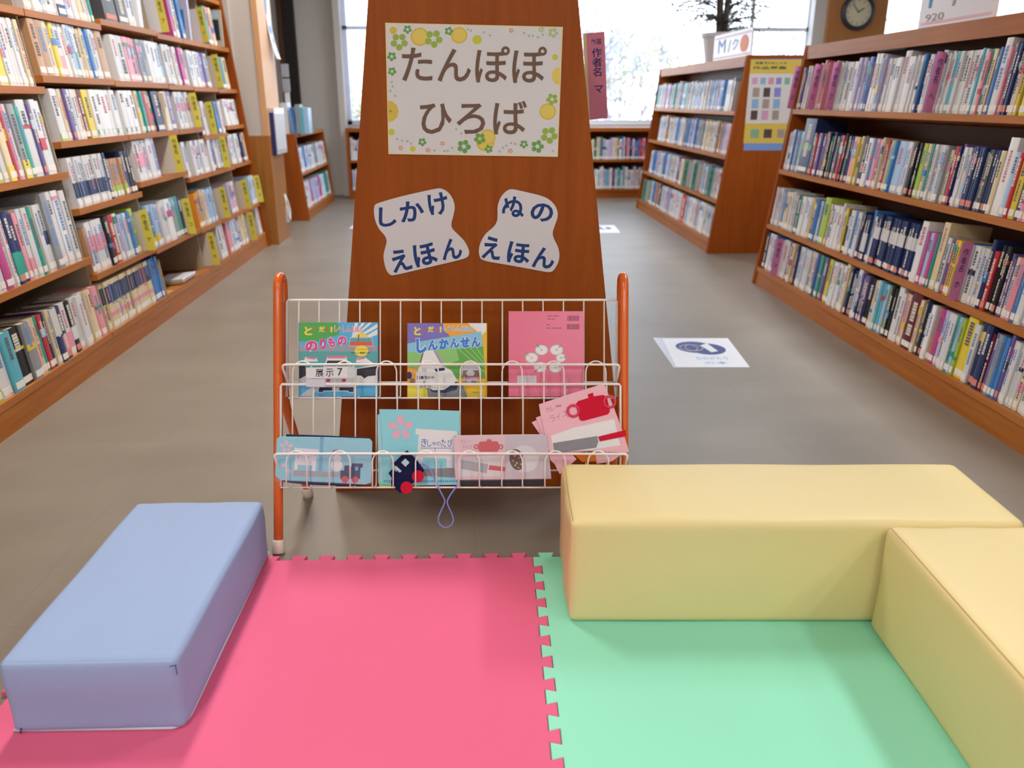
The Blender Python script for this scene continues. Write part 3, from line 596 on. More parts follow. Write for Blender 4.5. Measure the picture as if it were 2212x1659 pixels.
# the pink sign beside the central panel
P0 = at(1262, 85, y=2.86); P1 = at(1304, 243, y=2.86)
M = Matrix.Translation(((P0.x+P1.x)/2+.013, 2.86, (P0.z+P1.z)/2)) @ Matrix.Rotation(math.radians(-4.5), 4, 'Y')
t = thing('author_sign', 'tall pink sign with dark Japanese letters beside the central end panel', 'sign', M=M)
hw, hh = .033, .1345
MB().box(-hw-.01, 0, -hh, -hw, .003, hh).build('edge_strip', mat('cream_edge', '#d9c08c', .6), t)
MB().box(-hw, 0, -hh, hw-.006, .003, hh).build('board', mat('sign_pink', '#cf7a90', .55), t)
MB().box(-.16, .003, -hh, -hw, .005, -hh+.05).build('mounting_arm', PLW, t)
fl = Flat(lambda p: (p[0], -p[1])); fl.text('外国', -.018, -.116, .015, -.098, 0, off=.02); fl.text('作\n者\n名', -.018, -.088, .016, .0, 0, off=.02); fl.text('マ', -.014, .028, .016, .052, 0, off=.02)
fl.mb.build('lettering', NINK, t)
# bookends and lying books on the lowest left shelf
def lyface(z, u): return y_on(u, lf_(z), z)
STL = mat('bookend_beige', '#b9a98c', .45, .4)
t = thing('bookend', 'beige metal bookend right of the royal blue series, bottom left shelf', 'bookend', (lf_(.11)-.10, lyface(.11, 368), .112))
m = MB(); m.box(-.10, -.001, -.009, .085, .001, .17); m.box(-.10, .001, -.011, .085, .09, -.009); fixn(m.build('plate', STL, t, M=Matrix.Rotation(-TILT, 4, 'Y')))
for k, (lb, cc) in enumerate((('flat white book lying on its side at the edge of the bottom left shelf', 'w'), ('tan book lying under the flat white one, bottom left shelf', 'B'))):
    c, p, l = book_geo(.012, .21, .15, cc, R); ya = lyface(.11, 398); M = Matrix.Translation((lf_(.11)-.008, ya+.23, .1145+(.0135 if k == 0 else 0))) @ Matrix.Rotation(-TILT, 4, 'Y') @ Matrix.Translation((0, 0, .006)) @ Matrix.Rotation(math.pi/2, 4, 'X')
    o = c.build('book', [BM[cc], INKS[0]], M=M); tag(o, lb, 'book'); p.build('page_block', PAGE, o)
# front-facing books and white boxes on the highest left shelf
t0 = lyface(1.4, 476)
t = thing('picture_book', 'grey picture book facing out beside the farthest yellow strip, highest left shelf', 'book', (lf_(1.39)+.01, t0+.05, 1.392))
MB().box(-.19, 0, 0, 0, .012, .23).build('cover', mat('cover_grey_frame', '#b9b7ae', .5), t)
MB().box(-.165, -.0006, .04, -.02, .0, .17).build('cover_picture', mat('cover_dark_photo', '#2b2c3c', .4, noise=.6, nscale=30), t)
MB().box(-.165, -.0006, .18, -.02, .0, .215).build('title_band', BM['l'], t)
def fbook(x, y, z, wd, h, th, cc, lb, pict=None, rz=0):
    t = thing('picture_book', lb, 'book', (x, y, z), rz)
    MB().box(-wd, 0, 0, 0, th, h).build('cover', cc, t); MB().box(-wd+.003, .002, .002, -.002, th-.002, h+.0004).build('page_block', PAGE, t)
    if pict: MB().box(-wd*.85, -.0006, h*.25, -wd*.15, 0, h*.75).build('cover_picture', pict, t)
fbook(lf_(1.4)-.002, lyface(1.4, 304), 1.402, .24, .24, .05, BM['W'], 'big white box file facing out, left of the first yellow divider, highest left shelf')
fbook(lf_(1.39)-.004, lyface(1.39, 414), 1.392, .17, .225, .03, mat('cover_lavender', '#c6c4da', .5), 'pale lavender book facing out with a blue streak, highest left shelf', BM['b'])
fbook(lf_(.892)-.004, lyface(.892, 364), .894, .13, .19, .012, mat('cover_tan', '#cfbfae', .5), 'tan book turned face out before the white and pink series, third left shelf', BM['v'])
# ------------------------------------------------------------------ play mats
RED = mat('eva_foam_pink', '#e4668d', .7, .25, bump=.15, nscale=900); GRN = mat('eva_foam_green', '#96e5c8', .7, .25, bump=.15, nscale=900)
MP = .066; MW = 15*MP
def teeth(n, off, sign, d=.02, a=.013, b=.019, clip0=0, clip1=1e9):
    """dovetail profile along t, returned as (t, height) pairs"""
    out = []
    for k in range(n):
        c = off+k*MP
        out += [(c-a, 0), (c-b, d*sign), (c+b, d*sign), (c+a, 0)]
    return out
mrot = math.radians(-1.5); MO = Vector((.137, 1.703, 0))
TH_M = .012
seam = teeth(15, .056, 1)                      # along -y from the far corner, teeth of the red mat poke towards +x
far = teeth(15, MP/2, 1)
red = [(-MW, 0)]+[(-MW+t, h) for t, h in far]+[(0, 0)]+[(h, -t) for t, h in seam if t < MW-.02]+[(0, -MW)]+[(-MW, -MW)]+[(-MW-h, -MW+t) for t, h in teeth(15, MP/2, 1)]
grn = [(0, 0)]+[(t, h) for t, h in far]+[(MW, 0), (MW, -MW), (0, -MW)]+[(h+.0012, -t) for t, h in reversed(seam) if t < MW-.02]
grn[0] = (.0012, 0); grn[-(len([1 for t, h in seam if t < MW-.02])+1)] = (.0012, -MW)
for nm, poly, mm, lb in (('play_mat', red, RED, 'pink foam play mat with jigsaw edges, under the blue block'), ('play_mat', grn, GRN, 'green foam play mat with jigsaw edges, under the yellow blocks')):
    o = fixn(MB().prism(poly, 0, TH_M, 0, 'xy').build(nm, mm)); o.location = MO; o.rotation_euler = (0, 0, mrot); bevel(o, .0012, 1)
    tag(o, lb, 'play mat', 'jigsaw play mats on the floor')
# ------------------------------------------------------------------ foam blocks
def cushion(name, sx_, sy_, sz_, rad, mt, parent, bulge=.004, n=22, seed=0):
    r = random.Random(seed); m = MB(); idx = {}
    ph = [r.uniform(0, 6) for _ in range(6)]
    def put(p):
        k = tuple(round(c, 5) for c in p)
        if k in idx: return idx[k]
        x, y, z = p; q = Vector((x*sx_/2, y*sy_/2, z*sz_/2)); h = Vector((sx_/2-rad, sy_/2-rad, sz_/2-rad))
        c = Vector((max(-h.x, min(h.x, q.x)), max(-h.y, min(h.y, q.y)), max(-h.z, min(h.z, q.z)))); d = q-c
        if d.length > 1e-9:
            ad = [abs(a) for a in (d.x, d.y, d.z)]; mx = max(ad)
            q = c+d.normalized()*rad*(mx/rad if mx < rad else 1)
        b = bulge*(1-x**4)*(1-y**4) if abs(z) > .99 else bulge*(1-z*z)*((1-x**4) if abs(y) > .99 else (1-y**4))
        wv = .0012*(math.sin(7*x+ph[0])*math.sin(5*y+ph[1])+math.sin(6*y+ph[2])*math.cos(4*z+ph[3]))
        nrm = Vector((x if abs(x) > .99 else 0, y if abs(y) > .99 else 0, z if z > .99 else 0))
        if nrm.length: q = q+nrm.normalized()*(b+wv)
        idx[k] = len(m.v); m.v.append((q.x, q.y, q.z+sz_/2)); return idx[k]
    g = [-1, -.985, -.96, -.92, -.87, -.8]+[-.8+1.6*i/12 for i in range(1, 12)]+[.8, .87, .92, .96, .985, 1]
    for ax in range(3):
        for sg in (-1, 1):
            for i in range(len(g)-1):
                for j in range(len(g)-1):
                    q = []
                    for a, b in ((g[i], g[j]), (g[i+1], g[j]), (g[i+1], g[j+1]), (g[i], g[j+1])):
                        p = [0, 0, 0]; p[ax] = sg; p[(ax+1) % 3] = a; p[(ax+2) % 3] = b; q.append(put(tuple(p)))
                    m.f.append(tuple(q if sg > 0 else q[::-1])); m.m.append(0)
    return m.build(name, mt, parent, smooth=True)
def weave(name, hexc, sc_=420):
    return mat(name, hexc, .65, .25, noise=.07, nscale=sc_, bump=.18)
BLU = weave('blue_cover_fabric', '#97acd4'); YEL = mat('yellow_leatherette', '#e6d298', .48, .35, bump=.06, nscale=600, noise=.02)
t = thing('foam_block', 'pale blue fabric foam block lying on the pink mat', 'foam block', (-.652, 1.462, TH_M), math.radians(-1.2))
cushion('cover', .298, .585, .146, .014, BLU, t, .003, seed=1)
m = MB(); hx, hy = .146, .2895
m.tube([(-hx, -hy, .004), (hx-.02, -hy-.001, .004), (hx-.004, -hy+.006, .005), (hx, -hy+.03, .004), (hx, hy, .004), (-hx, hy, .004)], .0032, 6, closed=True)
m.build('piping', mat('pale_piping', '#c9cfe0', .6), t, smooth=True)
m = MB(); m.tube([(hx+.004, -hy-.004, .118), (hx+.0035, -hy-.0045, .137)], .0008, 5); m.tube([(hx-.006, -hy-.005, .136), (hx+.005, -hy-.004, .137)], .0008, 5); m.tube([(-hx+.012, -hy-.004, .002), (-hx+.016, -hy-.006, .014)], .0012, 5)
m.build('stitch', mat('navy_thread', '#2b3a7c', .6), t)
def lw(x, y, z=0): return Vector((RT.x*x+math.sin(PS)*y, RT.y*x+math.cos(PS)*y, z))
def yblock(x0, x1, y0, y1, lb, seed):
    c = lw((x0+x1)/2, (y0+y1)/2, TH_M); t = thing('foam_block', lb, 'foam block', c, -PS, 'yellow foam blocks')
    sx_, sy_ = x1-x0, y1-y0
    cushion('cover', sx_, sy_, .238, .017, YEL, t, .003, seed=seed)
    m = MB(); hx, hy = sx_/2, sy_/2
    m.tube([(-hx+.006, -hy+.012, .2375), (-hx+.004, 0, .2395), (-hx+.006, hy-.012, .2375)], .0009, 5)
    m.build('seam', mat('yellow_seam', '#c4a866', .6), t)
yblock(.116, 1.035, 1.444, 1.732, 'long yellow foam block lying across the far side of the green mat', 2)
yblock(.745, 1.042, .56, 1.436, 'yellow foam block running toward the viewer along the right side', 3)
# ------------------------------------------------------------------ papers on the floor
DB = mat('notice_blue', '#3a4a86', .5); DBL = mat('notice_light_blue', '#7fb0dc', .5); CRM = mat('notice_cream', '#c9b9a0', .5); LAM = mat('laminate_edge', '#c3c4cc', .25, .5)
def floor_notice(pts, lb, full=True):
    c = sum((Vector(p) for p in pts), Vector((0, 0)))/4
    t = thing('floor_notice', lb, 'notice', (c.x, c.y, .0), 0, 'laminated notices stuck on the floor')
    q = [(p[0]-c.x, p[1]-c.y) for p in pts]                     # near-left, near-right, far-right, far-left
    MB().prism(q, .0003, .0011, 0, 'xy').build('laminate', LAM, t)
    def L(a, b):
        x = [q[0][i]*(1-a)*(1-b)+q[1][i]*a*(1-b)+q[2][i]*a*b+q[3][i]*(1-a)*b for i in (0, 1)]; return x
    MB().prism([L(.04, .02), L(1, .0), L(1, 1), L(.12, .98)], .0011, .0015, 0, 'xy').build('sheet', WHT, t)
    m = MB(); k = [0]
    def disc(a, b, ra, rb, mi, n=22, rot=0, z=None):
        k[0] += 1; zz = .00155+k[0]*.00006
        pts = []
        for i in range(n):
            th = 2*math.pi*i/n; da, db = ra*math.cos(th), rb*math.sin(th); pts.append((*L(a+da*math.cos(rot)-db*math.sin(rot)*.9, b+da*math.sin(rot)*.9+db*math.cos(rot)), zz))
        m.add(pts, [tuple(range(n))], mi)
    disc(.47, .66, .25, .20, 0); disc(.62, .60, .24, .20, 0); disc(.42, .64, .155, .115, 2); disc(.42, .64, .145, .10, 0); disc(.42, .64, .08, .11, 2); disc(.42, .64, .072, .098, 0)
    k[0] += 1; m.add([(*L(a, b), .0021) for a, b in ((.56, .72), (.67, .80), (.74, .52), (.64, .48))], [(0, 1, 2, 3)], 1)
    if full:
        for (txt, b0, b1, a0, a1, mi) in (('ものがたり', .24, .34, .38, .80, 3), ('の本', .10, .18, .45, .75, 3)):
            vs, fs = glyphs(txt, .01); ax = min(p[0] for p in vs); bx = max(p[0] for p in vs); ay = min(p[1] for p in vs); by = max(p[1] for p in vs)
            m.add([(*L(a0+(a1-a0)*(p[0]-ax)/(bx-ax), b0+(b1-b0)*(p[1]-ay)/(by-ay)), .0018) for p in vs], fs, mi)
    m.build('print', [DB, WHT, CRM, DBL], t)
f2 = lambda u, v: at(u, v, z=0).to_2d()
floor_notice([f2(1455, 795), f2(1620, 794), f2(1572, 731), f2(1410, 730)], 'white laminated notice with a blue oval picture on the floor of the right aisle')
floor_notice([f2(1262, 503), f2(1340, 503), f2(1327, 487), f2(1250, 487)], 'small far white floor notice peeking out right of the central panel', False)
floor_notice([f2(752, 494), f2(830, 494), f2(838, 482), f2(766, 482)], 'small far white floor notice peeking out left of the central panel', False)
# ------------------------------------------------------------------ sheets on the central end panel
YP = 2.0985
def panelf(c, y):
    o = at(c[0], c[1], y=y)
    return Matrix.Translation(o), (lambda p, o=o, y=y: ((lambda q: (q.x-o.x, q.z-o.z))(at(p[0], p[1], y=y))))
POST = mat('poster_paper', '#dedde2', .45, .3); BRO = mat('poster_brown_letters', '#735a4c', .5); YL1 = mat('poster_yellow', '#e6d06a', .5); YL2 = mat('poster_amber', '#dcc055', .5)
GR1 = mat('poster_clover', '#9cba52', .5); GR2 = mat('poster_clover_dark', '#6fa75c', .5); GR3 = mat('poster_clover_pale', '#b4cca0', .5); ORG = mat('poster_orange', '#e0a88a', .5); BGY = mat('poster_dots', '#a9bdb6', .5); LIM = mat('poster_lime', '#ccd04a', .5); CRE = mat('poster_margin', '#e8dcae', .5)
Mx, f = panelf((1025, 190), YP-.001)
t = thing('poster', 'white poster with yellow flowers and clovers and large brown hiragana', 'poster', M=Mx)
MB().prism([f(p) for p in ((832, 49), (1216, 58), (1205, 339), (839, 333))], 0, .0008).build('sheet', CRE, t)
fl = Flat(f); Z = lambda x, y: (790+x/4.706, 20+y/4.706)
fl.poly([(835.5, 52), (1212, 61.5), (1202, 336), (843, 330)], 0)
def disc(x, y, r, mi, ry=None): c = Z(x, y); fl.disc(c[0], c[1], r/4.706, (ry or r)/4.706, mi, 18)
def clover(x, y, r, mi, a=0):
    for k in range(5):
        th = a+2*math.pi*k/5; disc(x+r*.62*math.cos(th), y+r*.62*math.sin(th), r*.36, mi)
for x, y, r in ((550, 280, 95), (950, 265, 85), (1850, 1040, 85), (1215, 1350, 95), (1240, 1300, 80)): disc(x, y, r, 3); disc(x, y, r*.8, 2)
for x, y, r in ((280, 215, 38), ): disc(x, y, r, 3)
fl.poly([Z(222, 930), Z(270, 935), Z(320, 980), Z(335, 1040), Z(320, 1100), Z(270, 1140), Z(228, 1145)], 3)
fl.poly([Z(1975, 590), Z(1920, 600), Z(1890, 660), Z(1900, 720), Z(1930, 760), Z(1972, 770)], 2)
for x, y, r in ((1133, 310, 48), (1925, 488, 30), (478, 1420, 30), (262, 1248, 34)): disc(x, y, r, 6)
for x, y, r, c, a in ((340, 330, 92, 4, .3), (690, 300, 95, 4, .2), (425, 205, 46, 5, .3), (845, 222, 46, 5, 0), (265, 480, 50, 5, .4), (268, 632, 46, 5, .2), (1905, 240, 55, 7, .1), (1785, 205, 32, 7, 0),
                      (1895, 915, 62, 4, .5), (1865, 1280, 90, 4, .2), (1745, 1395, 68, 5, 0), (1608, 1372, 44, 5, .3), (575, 1350, 44, 5, .2), (998, 1395, 72, 5, .1), (1160, 1315, 62, 5, .4), (1250, 1420, 44, 5, .6), (250, 1036, 14, 5, 0)): clover(x, y, r, c, a)
for x, y in ((355, 1408), (635, 1430), (780, 1365), (1470, 1440), (1480, 215)): clover(x, y, 26, 8, .2)
for x, y in ((265, 740), (275, 785), (250, 830), (300, 880), (320, 1320), (370, 1335), (425, 1340), (460, 1365), (700, 1435), (800, 1442), (835, 1438), (880, 1408), (1360, 1445), (1395, 1405), (1430, 1385), (1478, 1360), (1520, 1368), (1040, 205), (1070, 218), (1200, 235), (1262, 265), (1610, 240), (1660, 268), (1700, 270), (1750, 285), (1800, 260), (920, 1220), (970, 1262), (1900, 1440)): disc(x, y, 11, 9)
fl.text('たんぽぽ', 868, 99, 1181, 178, 1, -.012, .012); fl.text('ひろば', 907, 217, 1138, 290, 1, -.008, .012)
fl.mb.build('print', [POST, BRO, YL1, YL2, GR1, GR2, LIM, GR3, ORG, BGY], t)
CL = mat('cutout_paper', '#dad8de', .5, .3); NB = mat('marker_blue', '#1f3f7c', .5)
def smooth_poly(p, it=2):
    for _ in range(it):
        q = []
        for i in range(len(p)):
            a, b = p[i], p[(i+1) % len(p)]; q += [(a[0]*.75+b[0]*.25, a[1]*.75+b[1]*.25), (a[0]*.25+b[0]*.75, a[1]*.25+b[1]*.75)]
        p = q
    return p
Z2 = lambda p: (780+p[0]/4.809, 380+p[1]/4.809)
c1 = [(135,310),(160,285),(420,210),(780,130),(830,128),(890,155),(940,210),(968,280),(975,340),(955,430),(935,500),(945,550),(1010,610),(1070,670),(1110,740),(1128,800),(1105,850),(1000,880),(700,950),(340,1035),(300,1030),(260,980),(240,900),(230,830),(245,760),(270,680),(250,620),(190,560),(150,480),(132,390)]
c2 = [(1530,143),(1570,135),(1680,160),(1900,210),(1990,270),(2040,350),(2045,430),(2010,520),(1985,600),(2010,670),(2045,730),(2065,820),(2050,900),(2010,970),(1970,1008),(1800,975),(1500,920),(1250,880),(1225,820),(1222,760),(1240,690),(1290,600),(1380,530),(1415,470),(1418,400),(1415,320),(1440,240),(1480,180)]
for cc, cen, lines, lb in ((c1, (915, 500), [('し', 817, 447, 858, 491, 0), ('か', 863, 433, 917, 480, .1), ('け', 924, 416, 969, 466, .2), ('え', 843, 537, 888, 588, .25), ('ほ', 892, 524, 944, 575, .22), ('ん', 953, 514, 999, 562, .1)], 'white cut-out sign with blue hiragana, left of the two on the central panel'),
                           ((c2, (1122, 498), [('ぬ', 1084, 423, 1134, 470, -.08), ('の', 1145, 438, 1196, 480, -.1), ('え', 1041, 510, 1083, 562, -.12), ('ほ', 1095, 522, 1146, 570, -.12), ('ん', 1149, 533, 1199, 581, -.1)], 'white cut-out sign with blue hiragana, right of the two on the central panel'))):
    Mx, f = panelf(cen, YP-.001); t = thing('cutout_sign', lb, 'sign', M=Mx, group='cut-out paper signs on the central panel')
    q = [f(p) for p in smooth_poly([Z2(p) for p in cc])]; MB().prism(q, 0, .0008).build('paper', CL, t)
    fl = Flat(f)
    for g, a, b, c, d, an in lines:
        if g == 'ぬ':
            for dx, dy in ((-.8, 0), (.8, 0), (0, -.8), (0, .8)): fl.text(g, a+2+dx, b+2+dy, c-2+dx, d-2+dy, 0, an, .012)
        else: fl.text(g, a+1, b+1, c-1, d-1, 0, an, .028)
    fl.mb.build('lettering', NB, t)
# ------------------------------------------------------------------ poster on the right bookcase's end panel
Mx, f = panelf((1665, 225), 5.7735); t = thing('poster', 'tall yellow and white printed poster on the end of the far right bookcase', 'poster', M=Mx)
B5 = lambda x, y: (1560+x/6.91, 120+y/6.91)
MB().prism([f(p) for p in ((1622, 128), (1735, 127), (1712, 325), (1606, 325))], 0, .0008).build('sheet', mat('poster_blue_band', '#7aa0dc', .4), t)
fl = Flat(f)
def q5(x0, y0, x1, y1, mi, sk=-.09): fl.poly([B5(x0+sk*(y0-60)*1.0, y0), B5(x1+sk*(y0-60), y0), B5(x1+sk*(y1-60), y1), B5(x0+sk*(y1-60), y1)], mi)
q5(428, 60, 1190, 1300, 0); q5(428, 60, 1190, 270, 1); q5(428, 1010, 1190, 1310, 1)
for x, mi in ((455, 2), (580, 3), (700, 4), (815, 5), (940, 6)): q5(x+20, 330, x+100, 430, mi)
for yy, row_ in ((480, (7, 8, 5)), (650, (3, 7, 3)), (820, (8, 2, 7))):
    for i, mi in enumerate(row_): q5(500+i*160, yy, 600+i*160, yy+140, mi)
for i, mi in enumerate((6, 8, 7)): q5(520+i*200, 1100, 650+i*190, 1230, mi)
fl.text('作品募集', 1620+6, 143, 1700, 150, 9, 0, .02); fl.text('図書館のおしらせ', 1632, 133, 1700, 139, 9, 0, .02)
fl.mb.build('print', [mat('p_white', '#dcdcdc', .4), mat('p_yellow', '#dcc35c', .4), mat('p_pink', '#d8a0cc', .4), mat('p_lblue', '#8fb4e0', .4), mat('p_rose', '#d79bb0', .4), mat('p_violet', '#8f8fd8', .4), mat('p_teal', '#86b49a', .4), mat('p_taupe', '#a69a94', .4), mat('p_dark', '#5a4a50', .4), GINK], t)
# ------------------------------------------------------------------ signs standing on the bookcases
ACR = mat('acrylic_sign', '#d3d3dc', .3, .5); SBL = mat('sign_blue', '#4a90cc', .5); SPK = mat('sign_pink_frame', '#d9b4c4', .5); SOR = mat('sign_orange', '#e0793c', .5); SGY = mat('sign_small_text', '#9aa0a8', .6)
def topsign(x, y0, y1, z, h, txts, lb, deco):
    L = y1-y0; t = thing('shelf_sign', lb, 'sign', (x, (y0+y1)/2, z))
    m = MB(); m.box(0, -L/2, 0, .012, L/2, h); m.box(-.01, -L/2, 0, .09, L/2, .006); m.build('holder', ACR, t)
    # artwork faces -x (the aisle): local u runs from far (left) to near (right)
    fr = MB(); e = .012; fr.box(-.0012, -L/2+.02, h-.03, 0, L/2-.02, h-.02); fr.box(-.0012, -L/2+.02, .02, 0, L/2-.02, .03); fr.build('pink_border', SPK, t)
    m = MB()
    def put(g, a, b, c, d, mi, off=.02):
        vs, fs = glyphs(g, off); ax = min(p[0] for p in vs); bx = max(p[0] for p in vs); ay = min(p[1] for p in vs); by = max(p[1] for p in vs)
        m.add([(-.0016, L/2-L*(a+(c-a)*(p[0]-ax)/(bx-ax)), h*(b+(d-b)*(p[1]-ay)/(by-ay))) for p in vs], fs, mi)
    for q in txts: put(*q)
    if deco:
        a, b, ra, rb = deco; m.add([(-.0017, L/2-L*(a+ra*math.cos(k*.314)), h*(b+rb*math.sin(k*.314))) for k in range(20)], [tuple(range(20))], 1)
    m.build('lettering', [SBL, SOR, SGY], t)
topsign(1.955, 5.95, 6.86, 1.331, .19, [('M', .14, .30, .34, .80, 0, .0), ('/', .42, .28, .48, .72, 2), ('ク', .53, .34, .68, .74, 0, .0)], 'white sign with a blue M and an orange spot on the poster bookcase', (.83, .5, .10, .30))
topsign(1.955, 3.20, 3.74, 1.331, .20, [('P', .12, .42, .26, .88, 0), ('/', .45, .38, .55, .9, 2), ('9', .64, .42, .78, .88, 0), ('920', .10, .16, .36, .30, 2, .0)], 'white sign with blue letters standing on the right bookcase, cut by the frame', None)
for y, lb in ((7.02, 'small clear label holder on the top edge of the poster bookcase'), (3.92, 'small clear label holder on the top edge of the right bookcase')):
    o = MB().box(1.936, y-.09 if y > 5 else y-.13, 1.262, 1.9405, y+.09 if y > 5 else y+.13, 1.334).build('label_holder', mat('clear_label', '#d6cfd0', .3, .5)); tag(o, lb, 'label holder')
# ------------------------------------------------------------------ potted plant on the poster bookcase
px, py = at(1556, 100, y=7.15).x, 7.15
t = thing('potted_plant', 'bushy potted plant with narrow leaves on top of the poster bookcase', 'plant', (px, py, 1.33))
m = MB(); m.lathe([(.001, 0), (.115, 0), (.15, .2), (.162, .205), (.162, .235), (.148, .235), (.146, .2), (.001, .2)], 28); m.build('pot', mat('pot_white', '#c9c8d0', .4), t, smooth=False)
MB().lathe([(.001, .19), (.14, .19), (.14, .205), (.001, .206)], 20).build('soil', mat('soil', '#3a2c22', .9), t)
rp = random.Random(11); m = MB(); lf = MB(); ST = mat('stem_brown', '#5c5048', .8); LFM = mat('leaf_dark_green', '#46584a', .5)
for k in range(3): a = rp.uniform(0, 6.3); m.tube([(.02*math.cos(a), .02*math.sin(a), .2), (.03*math.cos(a), .03*math.sin(a), .45), (.05*math.cos(a), .05*math.sin(a), .75)], [.028, .024, .018], 7)
for k in range(95):
    a = rp.uniform(0, 2*math.pi); z0 = rp.uniform(.23, .60); L = rp.uniform(.28, .56); up = rp.uniform(-.25, .45)
    pts = [Vector((.03*math.cos(a), .03*math.sin(a), z0))]; d = Vector((math.cos(a), math.sin(a), up+.5)).normalized()
    for i in range(6): pts.append(pts[-1]+d*L/6); d = (d+Vector((0, 0, -.22))).normalized()
    m.tube(pts, .0028, 4)
    for i in range(1, 7):
        for s in range(3):
            c = pts[i]; aa = rp.uniform(0, 6.28); ld = Vector((math.cos(aa), math.sin(aa), rp.uniform(-.5, .6))).normalized(); ll = rp.uniform(.04, .075); sd = ld.cross(Vector((0, 0, 1))).normalized()*.009
            lf.add([c, c+ld*ll*.5+sd, c+ld*ll, c+ld*ll*.5-sd], [(0, 1, 2, 3)])
m.build('stem', ST, t); lf.build('foliage', LFM, t)
# ------------------------------------------------------------------ clock
cp = at(1853, 26, y=9.60)
t = thing('wall_clock', 'round wall clock with a dark rim on the wooden pillar', 'clock', cp)
RX = Matrix.Rotation(math.pi/2, 4, 'X')
def rx(m): m.v = [tuple(RX @ Vector(p)) for p in m.v]; return m
rx(MB().lathe([(.145, .02), (.15, .036), (.165, .042), (.182, .03), (.184, -.018), (.145, -.018), (.145, .02)], 40)).build('rim', mat('clock_rim', '#26303e', .35, .5), t, smooth=True)
rx(MB().lathe([(.0005, -.016), (.15, -.016), (.15, .012), (.0005, .012)], 36)).build('face', mat('clock_face', '#d8cdb0', .5), t)
m = MB()
for k in range(12):
    a = k*math.pi/6; m.box(-.003, -.0135, .108, .003, -.0122, .13, 0, Matrix.Rotation(a, 4, 'Y'))
m.build('hour_mark', INK, t)
MB().box(-.005, -.016, -.01, .005, -.014, .075, 0, Matrix.Rotation(1.0, 4, 'Y')).build('hour_hand', INK, t); MB().box(-.0035, -.0185, -.012, .0035, -.0165, .11, 0, Matrix.Rotation(-.7, 4, 'Y')).build('minute_hand', INK, t)
# ------------------------------------------------------------------ things on and around the left pillar
xp = -1.4615
def on_pillar(u0, v0, u1, v1):
    a = at(u0, v0, x=xp); b = at(u1, v1, x=xp); return a, b
a = at(577, 60, x=xp); b = at(598, 60, x=xp); y0, y1 = a.y, min(b.y, 6.72); z0 = at(590, 128, x=xp).z
t = thing('notice', 'white notice with blue spots curling off the left pillar', 'notice', (xp, (y0+y1)/2, z0))
m = MB(); W_ = (y1-y0)/2; H_ = .55
for i in range(8):
    z_a, z_b = H_*i/8, H_*(i+1)/8; g = lambda z: .001+.05*max(0, 1-z/.3)**2
    m.add([(g(z_a), -W_, z_a), (g(z_a), W_, z_a), (g(z_b), W_, z_b), (g(z_b), -W_, z_b)], [(0, 1, 2, 3)])
m.build('sheet', WHT, t, smooth=True)
m = MB()
for (yy, zz, ra, rb) in ((-.05, .40, .03, .10), (.0, .20, .045, .04), (.02, .12, .03, .03), (.05, .05, .015, .02)):
    pts = []
    for i in range(14):
        q = zz+rb*math.sin(i*.449); pts.append((.0015+.05*max(0, 1-q/.3)**2, yy+ra*math.cos(i*.449), q))
    m.add(pts, [tuple(range(14))])
m.build('print', mat('notice_sky', '#5b97e0', .5), t)
a = at(584, 270, x=xp); b = at(612, 270, x=xp); zt, zb = at(600, 233, x=xp).z, at(605, 330, x=xp).z; y0, y1 = a.y, min(b.y, 6.74)
t = thing('brochure_holder', 'clear brochure holder with a grey leaflet fixed to the left pillar', 'holder', (xp, (y0+y1)/2, zb)); W_ = (y1-y0)/2
MB().box(.0, -W_, 0, .035, W_, zt-zb).build('case', mat('clear_case', '#c4c0c4', .2, .6), t); MB().box(.0352, -W_+.01, .03, .036, W_-.01, zt-zb-.04).build('leaflet', mat('leaflet_grey', '#c9cad0', .5, noise=.15, nscale=60), t)
MB().box(-.001, -W_-.008, -.004, .03, -W_, zt-zb-.03).build('side_edge', NINK, t)
a = at(621, 450, x=xp)
t = thing('hook_bag', 'small clear bag with a white cord hanging low on the left pillar', 'bag', (xp, min(a.y, 6.68), a.z))
m = MB(); m.tube([(.004, -.03, .12), (.012, -.045, .05), (.02, -.03, -.05), (.02, .02, -.09), (.02, .045, -.02), (.012, .03, .05), (.004, -.01, .10)], .006, 6); m.build('cord', WHT, t, smooth=True)
MB().box(.0, -.05, -.10, .016, .03, .02).build('pouch', mat('clear_bag', '#c9c2ba', .3, .5), t)
# on the short low bookcase behind the pillar: standing books and a small sign
def top_book(u0, u1, vt, cc, lb, y, lean=0):
    a, b = at(u0, 275, y=y), at(u1, 275, y=y); h = at((u0+u1)/2, vt, y=y).z-.761; wd = b.x-a.x
    o = thing('book', lb, 'book', (a.x+wd/2, y, .761), 0); MM = Matrix.Rotation(lean, 4, 'Y')
    MB().box(-wd/2, 0, abs(math.sin(lean))*wd/2, wd/2, .16, h, 0, MM).build('cover', BM[cc], o); MB().box(-wd/2+.002, .004, .002+abs(math.sin(lean))*wd/2, wd/2-.002, .158, h+.001, 0, MM).build('page_block', PAGE, o)
top_book(609, 624, 222, 'W', 'bright white upright book nearest the pillar, on the short low bookcase', 7.72)
top_book(633, 638.5, 232, 'b', 'blue book leaning left on top of the short low bookcase', 7.72, -.08)
top_book(640, 650, 226, 'g', 'grey book standing on top of the short low bookcase', 7.74)
top_book(651, 657, 232, 's', 'sky blue book standing on top of the short low bookcase', 7.76)
top_book(657.3, 667.5, 233, 'l', 'pale blue book standing rightmost on top of the short low bookcase', 7.76)
ga = at(669, 276, y=8.2); o = MB().box(ga.x, 8.2, .7605, -1.56, 8.45, .80).build('flat_box', BM['G']); tag(o, 'dark green flat box lying on the short low bookcase', 'box')
